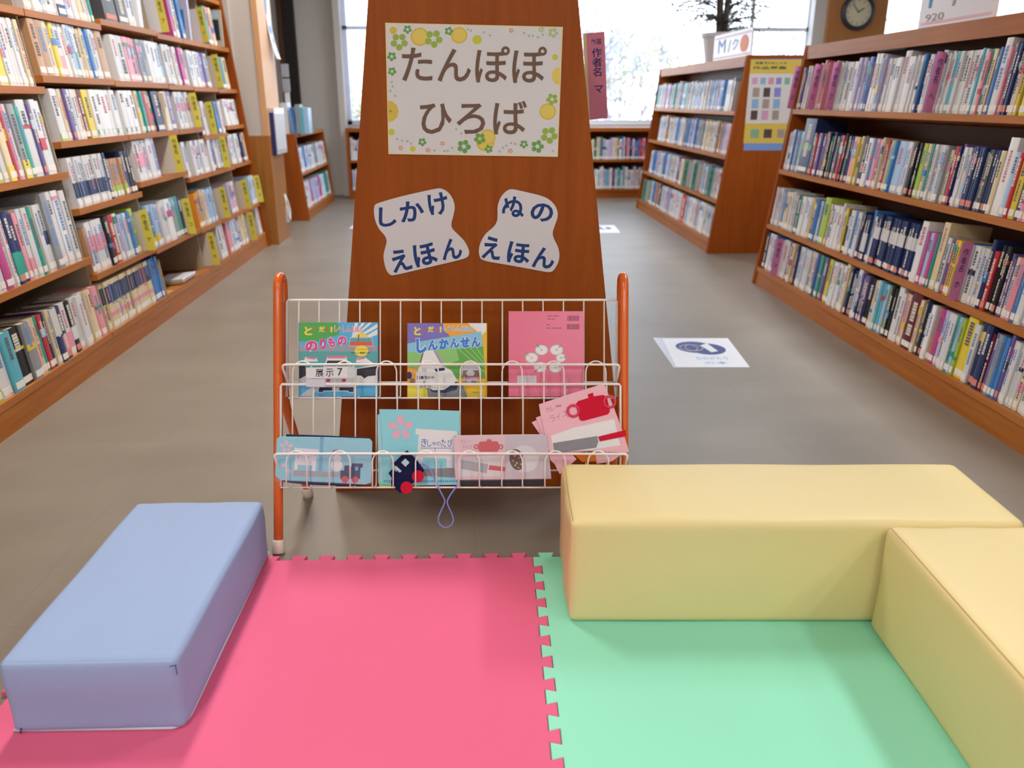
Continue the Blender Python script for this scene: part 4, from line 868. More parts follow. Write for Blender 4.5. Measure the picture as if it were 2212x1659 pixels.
y = 8.0; a, b = at(606, 138, y=y), at(627, 198, y=y); cx_ = (a.x+b.x)/2
t = thing('sign_stand', 'small grey two-panel sign on a white post by the dark doorway', 'sign', (cx_, y, .761))
hw = (b.x-a.x)/2; zt, zm, zb = a.z-.761, at(606, 168, y=y).z-.761, b.z-.761
MB().box(-hw, 0, zm+.006, hw, .012, zt).build('upper_panel', mat('sign_panel_grey', '#a9a9b2', .5), t); MB().box(-hw, 0, zb, hw, .012, zm-.006).build('lower_panel', mat('sign_panel_grey', ''), t)
MB().box(-.022, .012, 0, .022, .02, zb+.1).build('post', WHT, t); MB().box(-.06, -.04, 0, .06, .06, .008).build('foot', WHT, t)
# ------------------------------------------------------------------ wire book rack
ORA = mat('orange_paint', '#e0661c', .28, .5, coat=.4); CAP = mat('foot_cap', '#e6d8cc', .45, .4)
rack = thing('book_rack', 'orange and white wire book rack with two tiers, by the pink mat', 'book rack', lw(-.15, 1.9, 0), 0)
RI = Matrix.Translation(-Vector(rack.location))
def RK(p): return RI @ Vector(p)
XL, XR = -.572, .2736
def fx(x, v, zc): return RK(at(CX+x*F/zc, v, zc=zc))
def smooth_path(p, it=2):
    for _ in range(it):
        q = [p[0]]
        for a, b in zip(p, p[1:]): q += [a.lerp(b, .25), a.lerp(b, .75)]
        p = q+[p[-1]]
    return p
for x in (XL, XR):
    foot = RK(lw(x, 1.745, .012)); rear = RK(lw(x, 2.045, .012))
    top = [fx(x, 640, 1.985), fx(x, 612, 1.985), fx(x, 597, 1.998), fx(x, 600, 2.022), fx(x, 620, 2.032), fx(x, 680, 2.034)]
    path = [foot]+[foot.lerp(top[0], k) for k in (.25, .5, .75, .93)]+smooth_path(top, 2)+smooth_path([fx(x, 800, 2.036), fx(x, 850, 2.04), fx(x, 885, 2.06), fx(x, 945, 2.15), rear], 2)
    MB().tube(path, .0115, 12).build('side_frame', ORA, rack, smooth=True)
    for p, q in ((foot, top[0]), (rear, fx(x, 945, 2.15))):
        d = (q-p).normalized(); b = p-d*.011
        MB().tube([b, b+d*.003, b+d*.03, b+d*.034], [.013, .015, .0148, .012], 14).build('foot_cap', CAP, rack, smooth=True)
def tier(vt, vb, zg, zf_, vr, va, vm, xa, xb, fa, fb):
    """back grid (top rail vt, bottom vb, depth zg), front rail (vr) with arched wires (top va) at depth zf_"""
    w0, wp = -.529, .0505; dv = .0022*F/zg
    m = MB(); m.tube([fx(xa, vb, zg), fx(xa, vt+4, zg), fx(xa+.003, vt, zg), fx(xb-.003, vt, zg), fx(xb, vt+4, zg), fx(xb, vb, zg)], .0030, 8)
    m.tube([fx(xa, vm, zg+.004), fx(xb, vm, zg+.004)], .0024, 6)
    for k in range(16):
        x = w0+wp*k; m.tube(smooth_path([fx(x, vt+2, zg), fx(x, vb-6, zg), fx(x, vb+1, zg-.004), fx(x, vb+3, zf_+.002)], 1), .0019, 6)
    m.build('back_grid', MET, rack, smooth=True)
    m = MB(); c = 12
    m.tube(smooth_path([fx(fa+.002, vr+c+36, zg-.002), fx(fa, vr+c, zf_+.006), fx(fa, vr+2, zf_), fx(fa+.012, vr, zf_), fx(fb-.012, vr, zf_), fx(fb, vr+2, zf_), fx(fb, vr+c, zf_+.006), fx(fb-.002, vr+c+36, zg-.002)], 2), .0030, 8)
    m.build('front_rail', MET, rack, smooth=True)
    for k in range(8):
        m = MB(); x0, x1 = w0+wp*2*k, w0+wp*(2*k+1)-.002; xm, hw = (x0+x1)/2, (x1-x0)/2; pts = [fx(x0, vb+2, zf_+.003)]
        for i in range(11):
            a = math.pi*i/10; pts.append(fx(xm-hw*math.cos(a), va+24-24*math.sin(a), zf_+.003))
        pts.append(fx(x1, vb+2, zf_+.003)); m.tube(pts, .0019, 6); m.build('wire_arch', MET, rack, smooth=True)
    m = MB(); m.tube([fx(fa+.006, vb+3, (zg+zf_)/2), fx(fb-.006, vb+3, (zg+zf_)/2)], .0022, 6); m.build('floor_rail', MET, rack, smooth=True)
tier(648, 857, 2.016, 1.957, 787, 780, 826, -.5590, .2600, -.5530, .2585)
tier(830, 1050, 1.958, 1.901, 980, 974, 1016, -.5570, .2610, -.5560, .2700)
# items in the rack: frames parallel to the sloping grids
def rfr(u0, v0, zc):
    o = at(u0, v0, zc=zc); s = zc/F
    M = Matrix(((RT.x, FW.x, UP.x, o.x), (RT.y, FW.y, UP.y, o.y), (RT.z, FW.z, UP.z, o.z), (0, 0, 0, 1)))
    return M, (lambda p, s=s: ((p[0]-u0)*s, -(p[1]-v0)*s))
def rpoly(cx, cy, w_, h_, r=2):
    return None
Q = {k: mat('print_'+k, c, .4, .4) for k, c in dict(green='#4fae52', sky='#58b4e8', white='#e9ecef', yellow='#efe04a', pink='#e0409a', red='#e05a48', blue='#2f7fe0', navy='#22305a', grey='#9ba4b4', lgrey='#c6cbd6', orange='#f0a83c', purple='#7d72c4', field='#63ae4c', lfield='#8fcb78', rpink='#e87c94', teal='#5aa8ac', gold='#e6bc2c', dk='#2c2a38', violet='#b48ccc', brown='#8a6a5a', cyan='#8ac8e4', road='#7c8088').items()}
QK = list(Q.keys()); QM = list(Q.values()); qi = lambda k: QK.index(k)
def pbook(label, u0, v0, u1, v1, zc, th, edge):
    M, f = rfr((u0+u1)/2, v1, zc); t = thing('picture_book', label, 'book', M=M, group='picture books in the upper tier of the rack')
    a, b = f((u0, v1)), f((u1, v0)); m = MB(); m.box(a[0], 0, a[1], b[0], .0018, b[1]); m.box(a[0], th-.0018, a[1], b[0], th, b[1]); m.box(a[0], .0, a[1], a[0]+.002, th, b[1])
    bevel(m.build('cover', edge, t), .0008, 1); MB().box(a[0]+.002, .0018, a[1]+.003, b[0]-.003, th-.0018, b[1]-.003).build('page_block', PAGE, t)
    return t, f
def outl(fl, txt, x0, y0, x1, y1, fill, ang=0, o1=.045, o2=.02):
    fl.text(txt, x0-1, y0-1, x1+1, y1+1, qi('white'), ang, o1); fl.text(txt, x0, y0, x1, y1, qi(fill), ang, o2)
# --- vehicle picture book
t, f = pbook('picture book with pink title and cars on green and blue cover, rack left', 645, 697, 816, 857, 2.004, .009, Q['sky'])
fl = Flat(f); A = lambda x, y: (560+x/5.027, 580+y/5.027); W1 = lambda pts, k: fl.poly([A(*p) for p in pts], qi(k))
W1([(433, 585), (1283, 585), (1283, 1388), (433, 1388)], 'sky'); W1([(433, 585), (840, 585), (880, 640), (860, 720), (640, 790), (433, 790)], 'green')
for k in range(4): W1([(1000, 760), (1040+k*75, 590), (1075+k*75, 590), (1015, 770)] if k < 3 else [(1010, 770), (1283, 600), (1283, 640), (1020, 790)], 'white')
W1([(1283, 660), (1283, 720), (1040, 800)], 'white')
W1([(433, 830), (1283, 830), (1283, 1000), (433, 1000)], 'grey'); W1([(433, 900), (1283, 900), (1283, 1130), (433, 1130)], 'teal')
W1([(433, 1130), (1283, 1130), (1283, 1250), (433, 1250)], 'lgrey'); W1([(433, 1250), (1283, 1250), (1283, 1388), (433, 1388)], 'sky'); W1([(433, 1388), (620, 1250), (700, 1250), (560, 1388)], 'lgrey')
def dsc(x, y, rx_, ry_, k, n=18, rot=0): c = A(x, y); fl.disc(c[0], c[1], rx_/5.027, ry_/5.027, qi(k), n, rot)
dsc(1110, 770, 72, 72, 'yellow'); W1([(985, 745), (1225, 745), (1240, 845), (975, 845)], 'lgrey'); W1([(990, 755), (1220, 755), (1225, 800), (985, 800)], 'teal'); W1([(985, 795), (1225, 795), (1232, 838), (980, 838)], 'red'); W1([(1075, 720), (1090, 715), (1080, 790), (1065, 800)], 'brown')
dsc(1110, 895, 78, 60, 'yellow')
W1([(500, 960), (620, 970), (640, 1010), (480, 1015)], 'white'); W1([(515, 955), (615, 972), (612, 990), (512, 975)], 'rpink')
W1([(1060, 970), (1150, 965), (1240, 1030), (1050, 1020)], 'white'); W1([(1060, 975), (1145, 962), (1150, 980), (1060, 995)], 'rpink')
W1([(740, 950), (945, 950), (960, 1020), (990, 1090), (690, 1090), (720, 1020)], 'white'); W1([(742, 950), (940, 950), (942, 976), (738, 976)], 'rpink'); W1([(740, 1000), (940, 1000), (965, 1060), (715, 1060)], 'dk')
W1([(650, 1090), (1040, 1090), (1040, 1240), (1030, 1350), (975, 1350), (960, 1335), (700, 1335), (690, 1350), (630, 1345), (625, 1240)], 'white'); W1([(655, 1290), (1025, 1290), (1022, 1342), (978, 1342), (962, 1326), (698, 1326), (688, 1342), (640, 1340)], 'navy'); W1([(790, 1285), (870, 1285), (870, 1325), (790, 1325)], 'lgrey')
dsc(750, 1215, 24, 18, 'pink'); dsc(920, 1215, 24, 18, 'pink')
W1([(1050, 1080), (1283, 1040), (1283, 1240), (1050, 1240)], 'white'); W1([(1060, 1090), (1283, 1060), (1283, 1160), (1180, 1170), (1140, 1195), (1110, 1165), (1060, 1160)], 'dk'); W1([(433, 1040), (500, 1060), (510, 1160), (433, 1200)], 'dk')
for g, a, b, c, d, k in (('と', 490, 630, 575, 725, 'yellow'), ('び', 588, 645, 636, 695, 'red'), ('だ', 648, 628, 712, 690, 'yellow'), ('す', 722, 640, 758, 692, 'red'), ('!', 772, 632, 796, 692, 'yellow')):
    p, q = A(a, b), A(c, d); fl.text(g, p[0], p[1], q[0], q[1], qi(k), 0, .05)
p, q = A(820, 625), A(1130, 690); outl(fl, 'しゃしんえほん', p[0], p[1], q[0], q[1], 'rpink', -.03, .05, .025)
for g, a, b, c, d in (('の', 500, 785, 635, 900), ('り', 660, 760, 725, 875), ('も', 745, 745, 825, 855), ('の', 850, 735, 950, 835)):
    p, q = A(a, b), A(c, d); outl(fl, g, p[0], p[1], q[0], q[1], 'pink', .05, .10, .055)
p, q = A(975, 868), A(1235, 888); fl.text('つくるのりもの博士になれる', p[0], p[1], q[0], q[1], qi('red'), 0, .03); p, q = A(1000, 905), A(1200, 928); fl.text('たのしい解説つき!', p[0], p[1], q[0], q[1], qi('navy'), 0, .03)
fl.mb.build('cover_print', QM, t)
# --- bullet train picture book
t, f = pbook('picture book with blue title and white bullet train, middle of the rack', 880, 698, 1052, 858, 2.004, .009, Q['gold'])
fl = Flat(f)
# A2 works on the left crop, A3 on the right crop of the same cover
A3 = lambda x, y: (960+x/5.027, 580+y/5.027)
W2 = lambda pts, k: fl.poly([(p[0], p[1]) for p in pts], qi(k))
W2([(880, 698), (1052, 698), (1052, 858), (880, 858)], 'gold'); W2([(880, 698), (958, 698), (962, 718), (990, 730), (980, 745), (880, 750)], 'purple'); W2([(956, 698), (1040, 698), (1049, 705), (1046, 722), (975, 733), (968, 720)], 'orange')
W2([(1010, 698), (1050, 698), (1050, 716), (1040, 724)], 'white')
W2([(880, 742), (1040, 716), (1046, 790), (1048, 815), (880, 815)], 'cyan'); W2([(930, 760), (1044, 748), (1048, 818), (940, 818)], 'field'); W2([(940, 756), (985, 752), (992, 778), (960, 790), (942, 772)], 'lfield')
for k in range(4): W2([(985+k*14, 750), (988+k*14, 750), (1046, 775+k*0+(3-k)*9), (1046, 778+(3-k)*9)], 'lfield')
W2([(880, 760), (915, 762), (905, 800), (900, 832), (880, 835)], 'lfield'); W2([(880, 792), (904, 800), (900, 836), (880, 836)], 'orange'); fl.disc(884, 811, 6, 8, qi('navy'), 16); fl.disc(891, 823, 6, 6, qi('brown'), 16)
W2([(880, 832), (920, 830), (928, 858), (880, 858)], 'yellow'); W2([(920, 830), (1000, 830), (1010, 858), (925, 858)], 'road')
W2([(917, 757), (938, 757), (956, 790), (975, 800), (990, 826), (985, 840), (960, 846), (935, 845), (925, 838), (915, 815), (905, 800), (905, 785)], 'white')
W2([(912, 762), (917, 757), (905, 800), (902, 800)], 'brown'); W2([(936, 757), (941, 758), (960, 790), (955, 792)], 'violet'); W2([(985, 824), (991, 826), (986, 842), (960, 849), (933, 847), (926, 838), (936, 843), (960, 842)], 'navy'); W2([(938, 797), (960, 794), (961, 800), (942, 803)], 'navy'); W2([(912, 796), (922, 796), (922, 804), (910, 806)], 'lgrey')
fl.disc(1017, 805, 20, 24, qi('lgrey'), 20); W2([(1000, 800), (1034, 800), (1036, 815), (998, 815)], 'brown'); W2([(1006, 806), (1016, 795), (1026, 806), (1022, 812), (1010, 812)], 'lgrey')
fl.text('新幹線博士になれる', 1000, 814, 1042, 820, qi('pink'), 0, .04); fl.text('たのしい解説つき!', 998, 822, 1040, 827.5, qi('navy'), 0, .03); fl.text('写真絵本', 1020, 846, 1038, 850, qi('field'), 0, .03)
A = lambda x, y: (560+x/5.027, 580+y/5.027)
for g, a, b, c, d, k in (('と', 1680, 632, 1755, 725, 'yellow'), ('び', 1770, 645, 1818, 700, 'red'), ('だ', 1832, 628, 1896, 692, 'yellow'), ('す', 1908, 640, 1944, 695, 'red'), ('!', 1958, 630, 1982, 695, 'yellow')):
    p, q = A(a, b), A(c, d); fl.text(g, p[0], p[1], q[0], q[1], qi(k), 0, .05)
fl.text('しゃしんえほん', 958, 703, 1022, 716, qi('white'), -.03, .07); fl.text('しゃしんえほん', 959, 704, 1021, 715, qi('sky'), -.03, .02)
for g, a, b, c, d in (('し', 899, 731, 922, 763), ('ん', 924, 734, 946, 757), ('か', 948, 731, 970, 754), ('ん', 972, 730, 992, 752), ('せ', 994, 728, 1015, 751), ('ん', 1018, 727, 1038, 750)): outl(fl, g, a, b, c, d, 'blue', .04, .11, .06)
fl.mb.build('cover_print', QM, t)
fl = Flat(f); fl.lay = 150; fl.poly([(898, 804), (941, 803), (941, 838), (898, 838)], 0); fl.text('図書館の中', 901, 812, 938, 819, 1, 0, .02); fl.text('で', 913, 824, 918, 829, 1, 0, .02); fl.text('みてね', 906, 832, 932, 837, 1, 0, .01)
fl.mb.build('sticker', [WHT, INK], t)
# --- pink book, back cover
t, f = pbook('pink book showing its back cover with barcodes and a ring of white plates', 1098, 672, 1261, 857, 2.004, .010, mat('pink_cover', '#ea7496', .3, .5))
fl = Flat(f); BK = ['#ea7496', '#c9c6c8', '#8f3a5c', '#5aa8b0', '#8aa878', '#c0508c', '#b48ab8', '#efeef2', '#b9bcc8']; BKM = [mat('pink_book_%s' % n, c, .4, .4) for n, c in zip(('ground', 'plate', 'ink', 'cyan', 'green', 'magenta', 'violet', 'sheen', 'hub'), BK)]
A = lambda x, y: (960+x/5.027, 580+y/5.027)
def pl(x, y, r, hx_, hy_, k, ry=None):
    c = A(x, y); fl.disc(c[0], c[1], r/5.027, (ry or r*.8)/5.027, 1, 22); fl.disc(c[0], c[1], r*.85/5.027, (ry or r*.8)*.85/5.027, 7, 22); fl.disc(c[0], c[1], 2, 2, 8, 10)
    d = A(hx_, hy_); e = ((c[0]+d[0])/2, (c[1]+d[1])/2); L = math.hypot(d[0]-c[0], d[1]-c[1])/2; an = math.atan2(d[1]-c[1], d[0]-c[0])
    g = (d[0]-(d[0]-c[0])*.25, d[1]-(d[1]-c[1])*.25); fl.disc(g[0], g[1], L*.55, 1.9, k, 12, an); fl.disc(e[0]-(d[0]-c[0])*.1, e[1]-(d[1]-c[1])*.1, L*.7, .5, 8, 8, an)
pl(948, 970, 72, 870, 905, 4); pl(1055, 885, 72, 1000, 825, 3); pl(1217, 885, 74, 1270, 830, 6); pl(1265, 970, 55, 1328, 960, 4, 48); pl(1040, 1070, 72, 980, 1125, 5); pl(1205, 1075, 72, 1270, 1060, 8)
for y0 in (512, 603):
    x = 1332
    while x < 1462:
        w_ = R.choice((2.5, 4, 6)); p, q = A(x, y0), A(min(x+w_, 1463), y0+58); fl.poly([p, (q[0], p[1]), q, (p[0], q[1])], 2); x += w_+R.choice((2.5, 4))
for g, a, b, c, d in (('ISBN 978-4', 1118, 510, 1245, 524), ('絵本 700円', 1118, 542, 1200, 556), ('発行', 1108, 604, 1145, 617), ('定価 本体700円', 1108, 640, 1270, 655)): p, q = A(a, b), A(c, d); fl.text(g, p[0], p[1], q[0], q[1], 2, 0, .01)
fl.mb.build('cover_print', BKM, t)
fl = Flat(f); fl.lay = 150; fl.poly([A(790, 1162), A(1000, 1162), A(1000, 1262), A(790, 1262)], 0)
for i, s_ in enumerate(('この本は図書館', 'のなかでよんで', 'くださいね')): p, q = A(810, 1180+i*27), A(975 if i < 2 else 930, 1198+i*27); fl.text(s_, p[0], p[1], q[0], q[1], 1, 0, .0)
fl.mb.build('sticker', [mat('sticker_pale', '#dcd4dc', .5), BKM[8]], t)
# --- label holder on the front rail
M, f = rfr(715, 793, 1.949); t = thing('label_holder', 'clear label holder with a white number card, clipped on the rack front rail', 'label holder', M=M)
A = lambda x, y: (560+x/5.027, 580+y/5.027)
CP_ = mat('clear_plastic', '#e6ebf4', .08, .8, alpha=.45, coat=.5)
MB().prism([f(A(*p)) for p in ((505, 1075), (1040, 1062), (1056, 1120), (1040, 1180), (930, 1195), (505, 1195))], 0, .0012).build('sleeve', CP_, t)
MB().prism([f(A(*p)) for p in ((510, 1080), (960, 1068), (965, 1185), (510, 1193))], -.0012, -.0004).build('card', WHT, t)
fl = Flat(f); fl.lay = 240
for g, a, b, c, d in (('展', 612, 1092, 700, 1178), ('示', 722, 1088, 808, 1174), ('7', 850, 1082, 905, 1164)): p, q = A(a, b), A(c, d); fl.text(g, p[0], p[1], q[0], q[1], 0, .03, .005)
fl.mb.build('lettering', INK, t)
MB().prism([f(A(*p)) for p in ((510, 1200), (712, 1202), (712, 1285), (512, 1285))], .0, .0008).build('lower_card', mat('lower_card', '#d6d6e2', .4), t)
# ------------------------------------------------------------------ cloth books in the lower tier
CBL = weave('cloth_sky', '#93dbe8', 500); CBL2 = weave('cloth_sky_pale', '#a9dbe4', 500); SAK = mat('felt_sakura', '#ecb6cc', .85, .1); FWH = mat('felt_white', '#e9e9ee', .85, .1); FNV = mat('felt_navy', '#1f2348', .9, .05, noise=.2, nscale=300); FRD = mat('felt_red', '#cf1f3c', .85, .1, noise=.1, nscale=300)
FGY = mat('felt_grey', '#8f8f98', .85, .1, noise=.15, nscale=300); FGR = mat('felt_green', '#5f7040', .85, .1); FLG = mat('felt_light_green', '#86cf7c', .85, .1); THB = mat('thread_blue', '#3f78c0', .6); CPK = weave('cloth_pink', '#f0bccb', 500); CORD = mat('periwinkle_cord', '#8190d6', .6, .2)
Z3 = lambda x, y: (560+x/4.366, 840+y/4.366)
def petal(cx_, cy_, r, a, fl, mi, sc_=4.366):
    ca, sa = math.cos(a), math.sin(a); pts = []
    for (q, w_) in ((.18, 0), (.35, -.19), (.65, -.27), (.9, -.2), (1.0, -.1), (.9, 0), (1.0, .1), (.9, .2), (.65, .27), (.35, .19)): pts.append(Z3(cx_+r*(q*ca-w_*sa), cy_+r*(q*sa+w_*ca)))
    fl.poly(pts, mi)
def layer(t, f, name, pts, y0, y1, mt, smooth=False):
    o = MB().prism([f(p) for p in pts], y0, y1).build(name, mt, t); fixn(o); bevel(o, .0006, 1); return o
M, f = rfr(905, 1047, 1.938); t = thing('cloth_book', 'tall sky blue cloth book with felt cherry blossom and white gate', 'cloth book', M=M)
layer(t, f, 'cover', [Z3(1130, 193), Z3(1500, 196), Z3(1888, 208), Z3(1896, 500), Z3(1888, 905), Z3(1500, 912), Z3(1165, 900), Z3(1160, 500)], 0, .003, CBL)
layer(t, f, 'inner_page', [Z3(1112, 250), Z3(1160, 215), Z3(1860, 222), Z3(1870, 890), Z3(1170, 895), Z3(1135, 938), Z3(1118, 880)], .0035, .007, CBL2); layer(t, f, 'back_page', [Z3(1118, 400), Z3(1162, 380), Z3(1862, 250), Z3(1865, 900), Z3(1240, 932), Z3(1140, 940), Z3(1118, 800)], .0075, .010, FGR)
layer(t, f, 'green_tab', [Z3(1130, 890), Z3(1250, 900), Z3(1240, 930), Z3(1140, 940)], -.0012, -.0002, FLG)
fl = Flat(f); fl.lay = 40
for k in range(5): petal(1333, 368, 122, -math.pi/2+k*2*math.pi/5-.04, fl, 0)
fl.mb.build('blossom', SAK, t)
fl = Flat(f); fl.lay = 30
fl.poly([Z3(1475, 375), Z3(1870, 400), Z3(1868, 440), Z3(1845, 445), Z3(1822, 640), Z3(1820, 745), Z3(1765, 740), Z3(1768, 655), Z3(1545, 645), Z3(1540, 735), Z3(1488, 730), Z3(1495, 560), Z3(1505, 430), Z3(1475, 430)], 0)
fl.mb.build('gate', FWH, t)
fl = Flat(f); fl.lay = 60
for g, a, b, c, d in (('き', 1525, 468, 1580, 545), ('し', 1585, 478, 1625, 545), ('ゃ', 1628, 498, 1668, 540), ('の', 1672, 498, 1712, 538), ('た', 1716, 472, 1762, 548), ('び', 1775, 478, 1822, 545)): p, q = Z3(a, b), Z3(c, d); fl.text(g, p[0], p[1], q[0], q[1], 0, 0, .005)
fl.rect(*Z3(1520, 556), *Z3(1820, 561), 0); fl.rect(*Z3(1655, 561), *Z3(1660, 590), 0)
for k in range(42): x = 1175+k*17; fl.rect(*Z3(x, 862-(k % 2)*3), *Z3(x+7, 882), 0)
fl.mb.build('stitching', THB, t)
fl = Flat(f); fl.lay = 20; fl.poly([Z3(1535, 755), Z3(1870, 745), Z3(1875, 838), Z3(1535, 822)], 0); fl.mb.build('railway_strip', FGY, t)
# felt train on a cord
M, f = rfr(878, 1050, 1.9145); t = thing('felt_train', 'navy felt steam train with red wheels on a looped blue cord', 'felt toy', M=M)
def train_shape(f, y0, y1):
    return MB().prism([f(Z3(*p)) for p in ((1268, 700), (1370, 598), (1392, 580), (1415, 600), (1480, 665), (1555, 765), (1540, 800), (1430, 905), (1330, 985), (1290, 950), (1240, 890), (1250, 840), (1218, 795), (1255, 755), (1290, 785), (1320, 755), (1265, 710))], y0, y1)
o = fixn(train_shape(f, 0, .0035).build('body', FNV, t)); bevel(o, .0008, 1)
o = fixn(MB().prism([f(Z3(*p)) for p in ((1378, 655), (1418, 695), (1380, 735), (1338, 695))], -.0006, -.0001).build('window', mat('felt_window', '#b9d2d8', .85), t))
fixn(MB().prism([f(Z3(*p)) for p in ((1290, 725), (1345, 775), (1325, 790), (1268, 742))], -.0006, -.0001).build('window', mat('felt_window', ''), t))
for cx_, cy_ in ((1497, 825), (1390, 930)):
    q = [f(Z3(cx_+57*math.cos(k*.2618), cy_+57*math.sin(k*.2618))) for k in range(24)]; o = fixn(MB().prism(q, -.0035, -.0003).build('wheel', FRD, t)); bevel(o, .0006, 1)
def zc3(x, y, d): q = f(Z3(x, y)); return Vector((q[0], d, q[1]))
pts = [zc3(*p) for p in ((1500, 720, .004), (1545, 703, .004), (1600, 740, .0), (1650, 830, -.004), (1690, 915, -.012), (1730, 990, -.016), (1765, 1050, -.018), (1725, 1130, -.018), (1690, 1210, -.018), (1705, 1270, -.018), (1765, 1303, -.018), (1825, 1270, -.018), (1840, 1210, -.018), (1805, 1130, -.019), (1772, 1055, -.022), (1810, 985, -.018), (1850, 935, -.012), (1875, 905, .006))]
MB().tube(smooth_path(pts, 2), .0018, 7).build('cord', CORD, t, smooth=True)
# clear pouch with a picture of the blue cloth book
M, f = rfr(700, 1045, 1.925); t = thing('clear_pouch', 'clear pouch with a blue picture of the train story, lower left in rack', 'pouch', M=M)
layer(t, f, 'backing', [Z3(250, 428), Z3(650, 442), Z3(1050, 462), Z3(1045, 905), Z3(800, 918), Z3(500, 908), Z3(215, 880)], .003, .006, mat('navy_card', '#252a4c', .6))
layer(t, f, 'picture', [Z3(165, 470), Z3(200, 450), Z3(600, 455), Z3(1040, 470), Z3(1066, 500), Z3(1055, 885), Z3(1000, 903), Z3(600, 880), Z3(200, 862), Z3(150, 820)], .0004, .0022, mat('picture_sky', '#8fcfe4', .35, .4))
fl = Flat(f); PM = [mat('pic_pink', '#e2c3d2', .4), mat('pic_white', '#e6e6ee', .4), mat('pic_grey', '#a6a8b4', .4), mat('pic_navy', '#2c3568', .4), mat('pic_red', '#d64a58', .4), mat('pic_blue', '#6fb0d4', .4), mat('pic_magenta', '#b45a94', .4)]
for k in range(5): petal(258, 548, 66, -math.pi/2+k*1.2566, fl, 0)
fl.disc(*Z3(230, 720), 5, 4, 0, 12); fl.disc(*Z3(278, 775), 6, 5, 0, 12)
fl.poly([Z3(575, 455), Z3(610, 455), Z3(590, 780), Z3(560, 780)], 5); fl.poly([Z3(335, 555), Z3(568, 572), Z3(562, 605), Z3(545, 605), Z3(530, 775), Z3(495, 775), Z3(500, 725), Z3(365, 715), Z3(358, 765), Z3(325, 765), Z3(345, 600), Z3(330, 592)], 1)
fl.text('きしゃのたび', *Z3(355, 625), *Z3(540, 655), 5, 0, .02); fl.poly([Z3(330, 765), Z3(770, 790), Z3(765, 835), Z3(315, 822)], 2)
fl.disc(*Z3(730, 725), 56/4.366, 54/4.366, 1, 22); fl.disc(*Z3(735, 655), 9, 8, 1, 16); fl.poly([Z3(690, 580), Z3(745, 570), Z3(750, 590), Z3(695, 600)], 6)
fl.poly([Z3(765, 770), Z3(800, 770), Z3(805, 722), Z3(845, 722), Z3(870, 735), Z3(875, 702), Z3(978, 705), Z3(975, 742), Z3(955, 745), Z3(950, 850), Z3(765, 850)], 3); fl.poly([Z3(905, 735), Z3(935, 735), Z3(932, 770), Z3(903, 770)], 5)
fl.disc(*Z3(808, 855), 33/4.366, 33/4.366, 4, 18); fl.disc(*Z3(905, 858), 31/4.366, 31/4.366, 4, 18)
fl.mb.build('picture_print', PM, t)
fl = Flat(f); fl.lay = 70; fl.mb = MB().prism([f(Z3(*p)) for p in ((160, 465), (1062, 480), (1066, 905), (150, 872))], -.0046, -.0042); fl.mb.build('film', mat('clear_film', '#f2f4f8', .12, .7, alpha=.05), t)
# clear pouch with the curry picture
Z4 = lambda x, y: (960+x/3.95, 800+y/3.95)
M, f = rfr(1085, 1040, 1.925); t = thing('clear_pouch', 'clear pouch with a pink picture of a red pot and curry dish', 'pouch', M=M)
layer(t, f, 'backing', [Z4(85, 560), Z4(860, 550), Z4(850, 985), Z4(140, 985)], .003, .006, mat('dark_card', '#2e2d36', .6))
layer(t, f, 'picture', [Z4(80, 580), Z4(100, 555), Z4(500, 548), Z4(850, 545), Z4(880, 600), Z4(912, 925), Z4(600, 930), Z4(95, 935), Z4(85, 800)], .0004, .0022, mat('picture_pink', '#e2c2ce', .35, .4))
fl = Flat(f); PM2 = [mat('pic2_white', '#dadae0', .4), mat('pic2_pot', '#cf4450', .4), mat('pic2_knife', '#a9a9b4', .4), mat('pic2_curry', '#4a3430', .4), mat('pic2_orange', '#d07a4a', .4), mat('pic2_yellow', '#c9b060', .4), mat('pic2_ink', '#a88aa0', .4), mat('pic2_grey', '#c9c0cc', .4)]
fl.poly([Z4(515, 552), Z4(870, 552), Z4(905, 915), Z4(520, 925)], 7); fl.poly([Z4(120, 740), Z4(495, 725), Z4(490, 905), Z4(125, 905)], 0)
fl.poly([Z4(290, 625), Z4(305, 608), Z4(362, 605), Z4(362, 588), Z4(400, 588), Z4(400, 604), Z4(450, 606), Z4(465, 625), Z4(465, 680), Z4(450, 695), Z4(305, 695), Z4(290, 680)], 1)
for x_ in (272, 482): fl.disc(*Z4(x_, 652), 5.5, 5.5, 1, 16); fl.disc(*Z4(x_, 652), 2.6, 2.6, 7, 12)
fl.poly([Z4(145, 765), Z4(375, 800), Z4(360, 878), Z4(140, 840)], 2); fl.poly([Z4(385, 808), Z4(522, 826), Z4(515, 862), Z4(375, 848)], 1)
fl.disc(*Z4(680, 755), 125/3.95, 115/3.95, 0, 26); fl.disc(*Z4(618, 762), 62/3.95, 92/3.95, 3, 22, -.25); fl.disc(*Z4(730, 770), 70/3.95, 85/3.95, 0, 22)
for x_, y_, c_ in ((600, 730, 4), (640, 745, 4), (618, 790, 5), (585, 770, 4), (655, 800, 5), (632, 830, 4), (605, 810, 5)): fl.poly([Z4(x_-10, y_-7), Z4(x_+10, y_-5), Z4(x_+7, y_+9), Z4(x_-8, y_+8)], c_)
fl.text('カレー', *Z4(135, 590), *Z4(225, 618), 6, 0, .0); fl.text('ライス', *Z4(150, 640), *Z4(235, 668), 6, 0, .0)
fl.mb.build('picture_print', PM2, t); MB().prism([f(Z4(*p)) for p in ((75, 555), (880, 545), (914, 930), (80, 945))], -.0046, -.0042).build('film', mat('clear_film', ''), t)
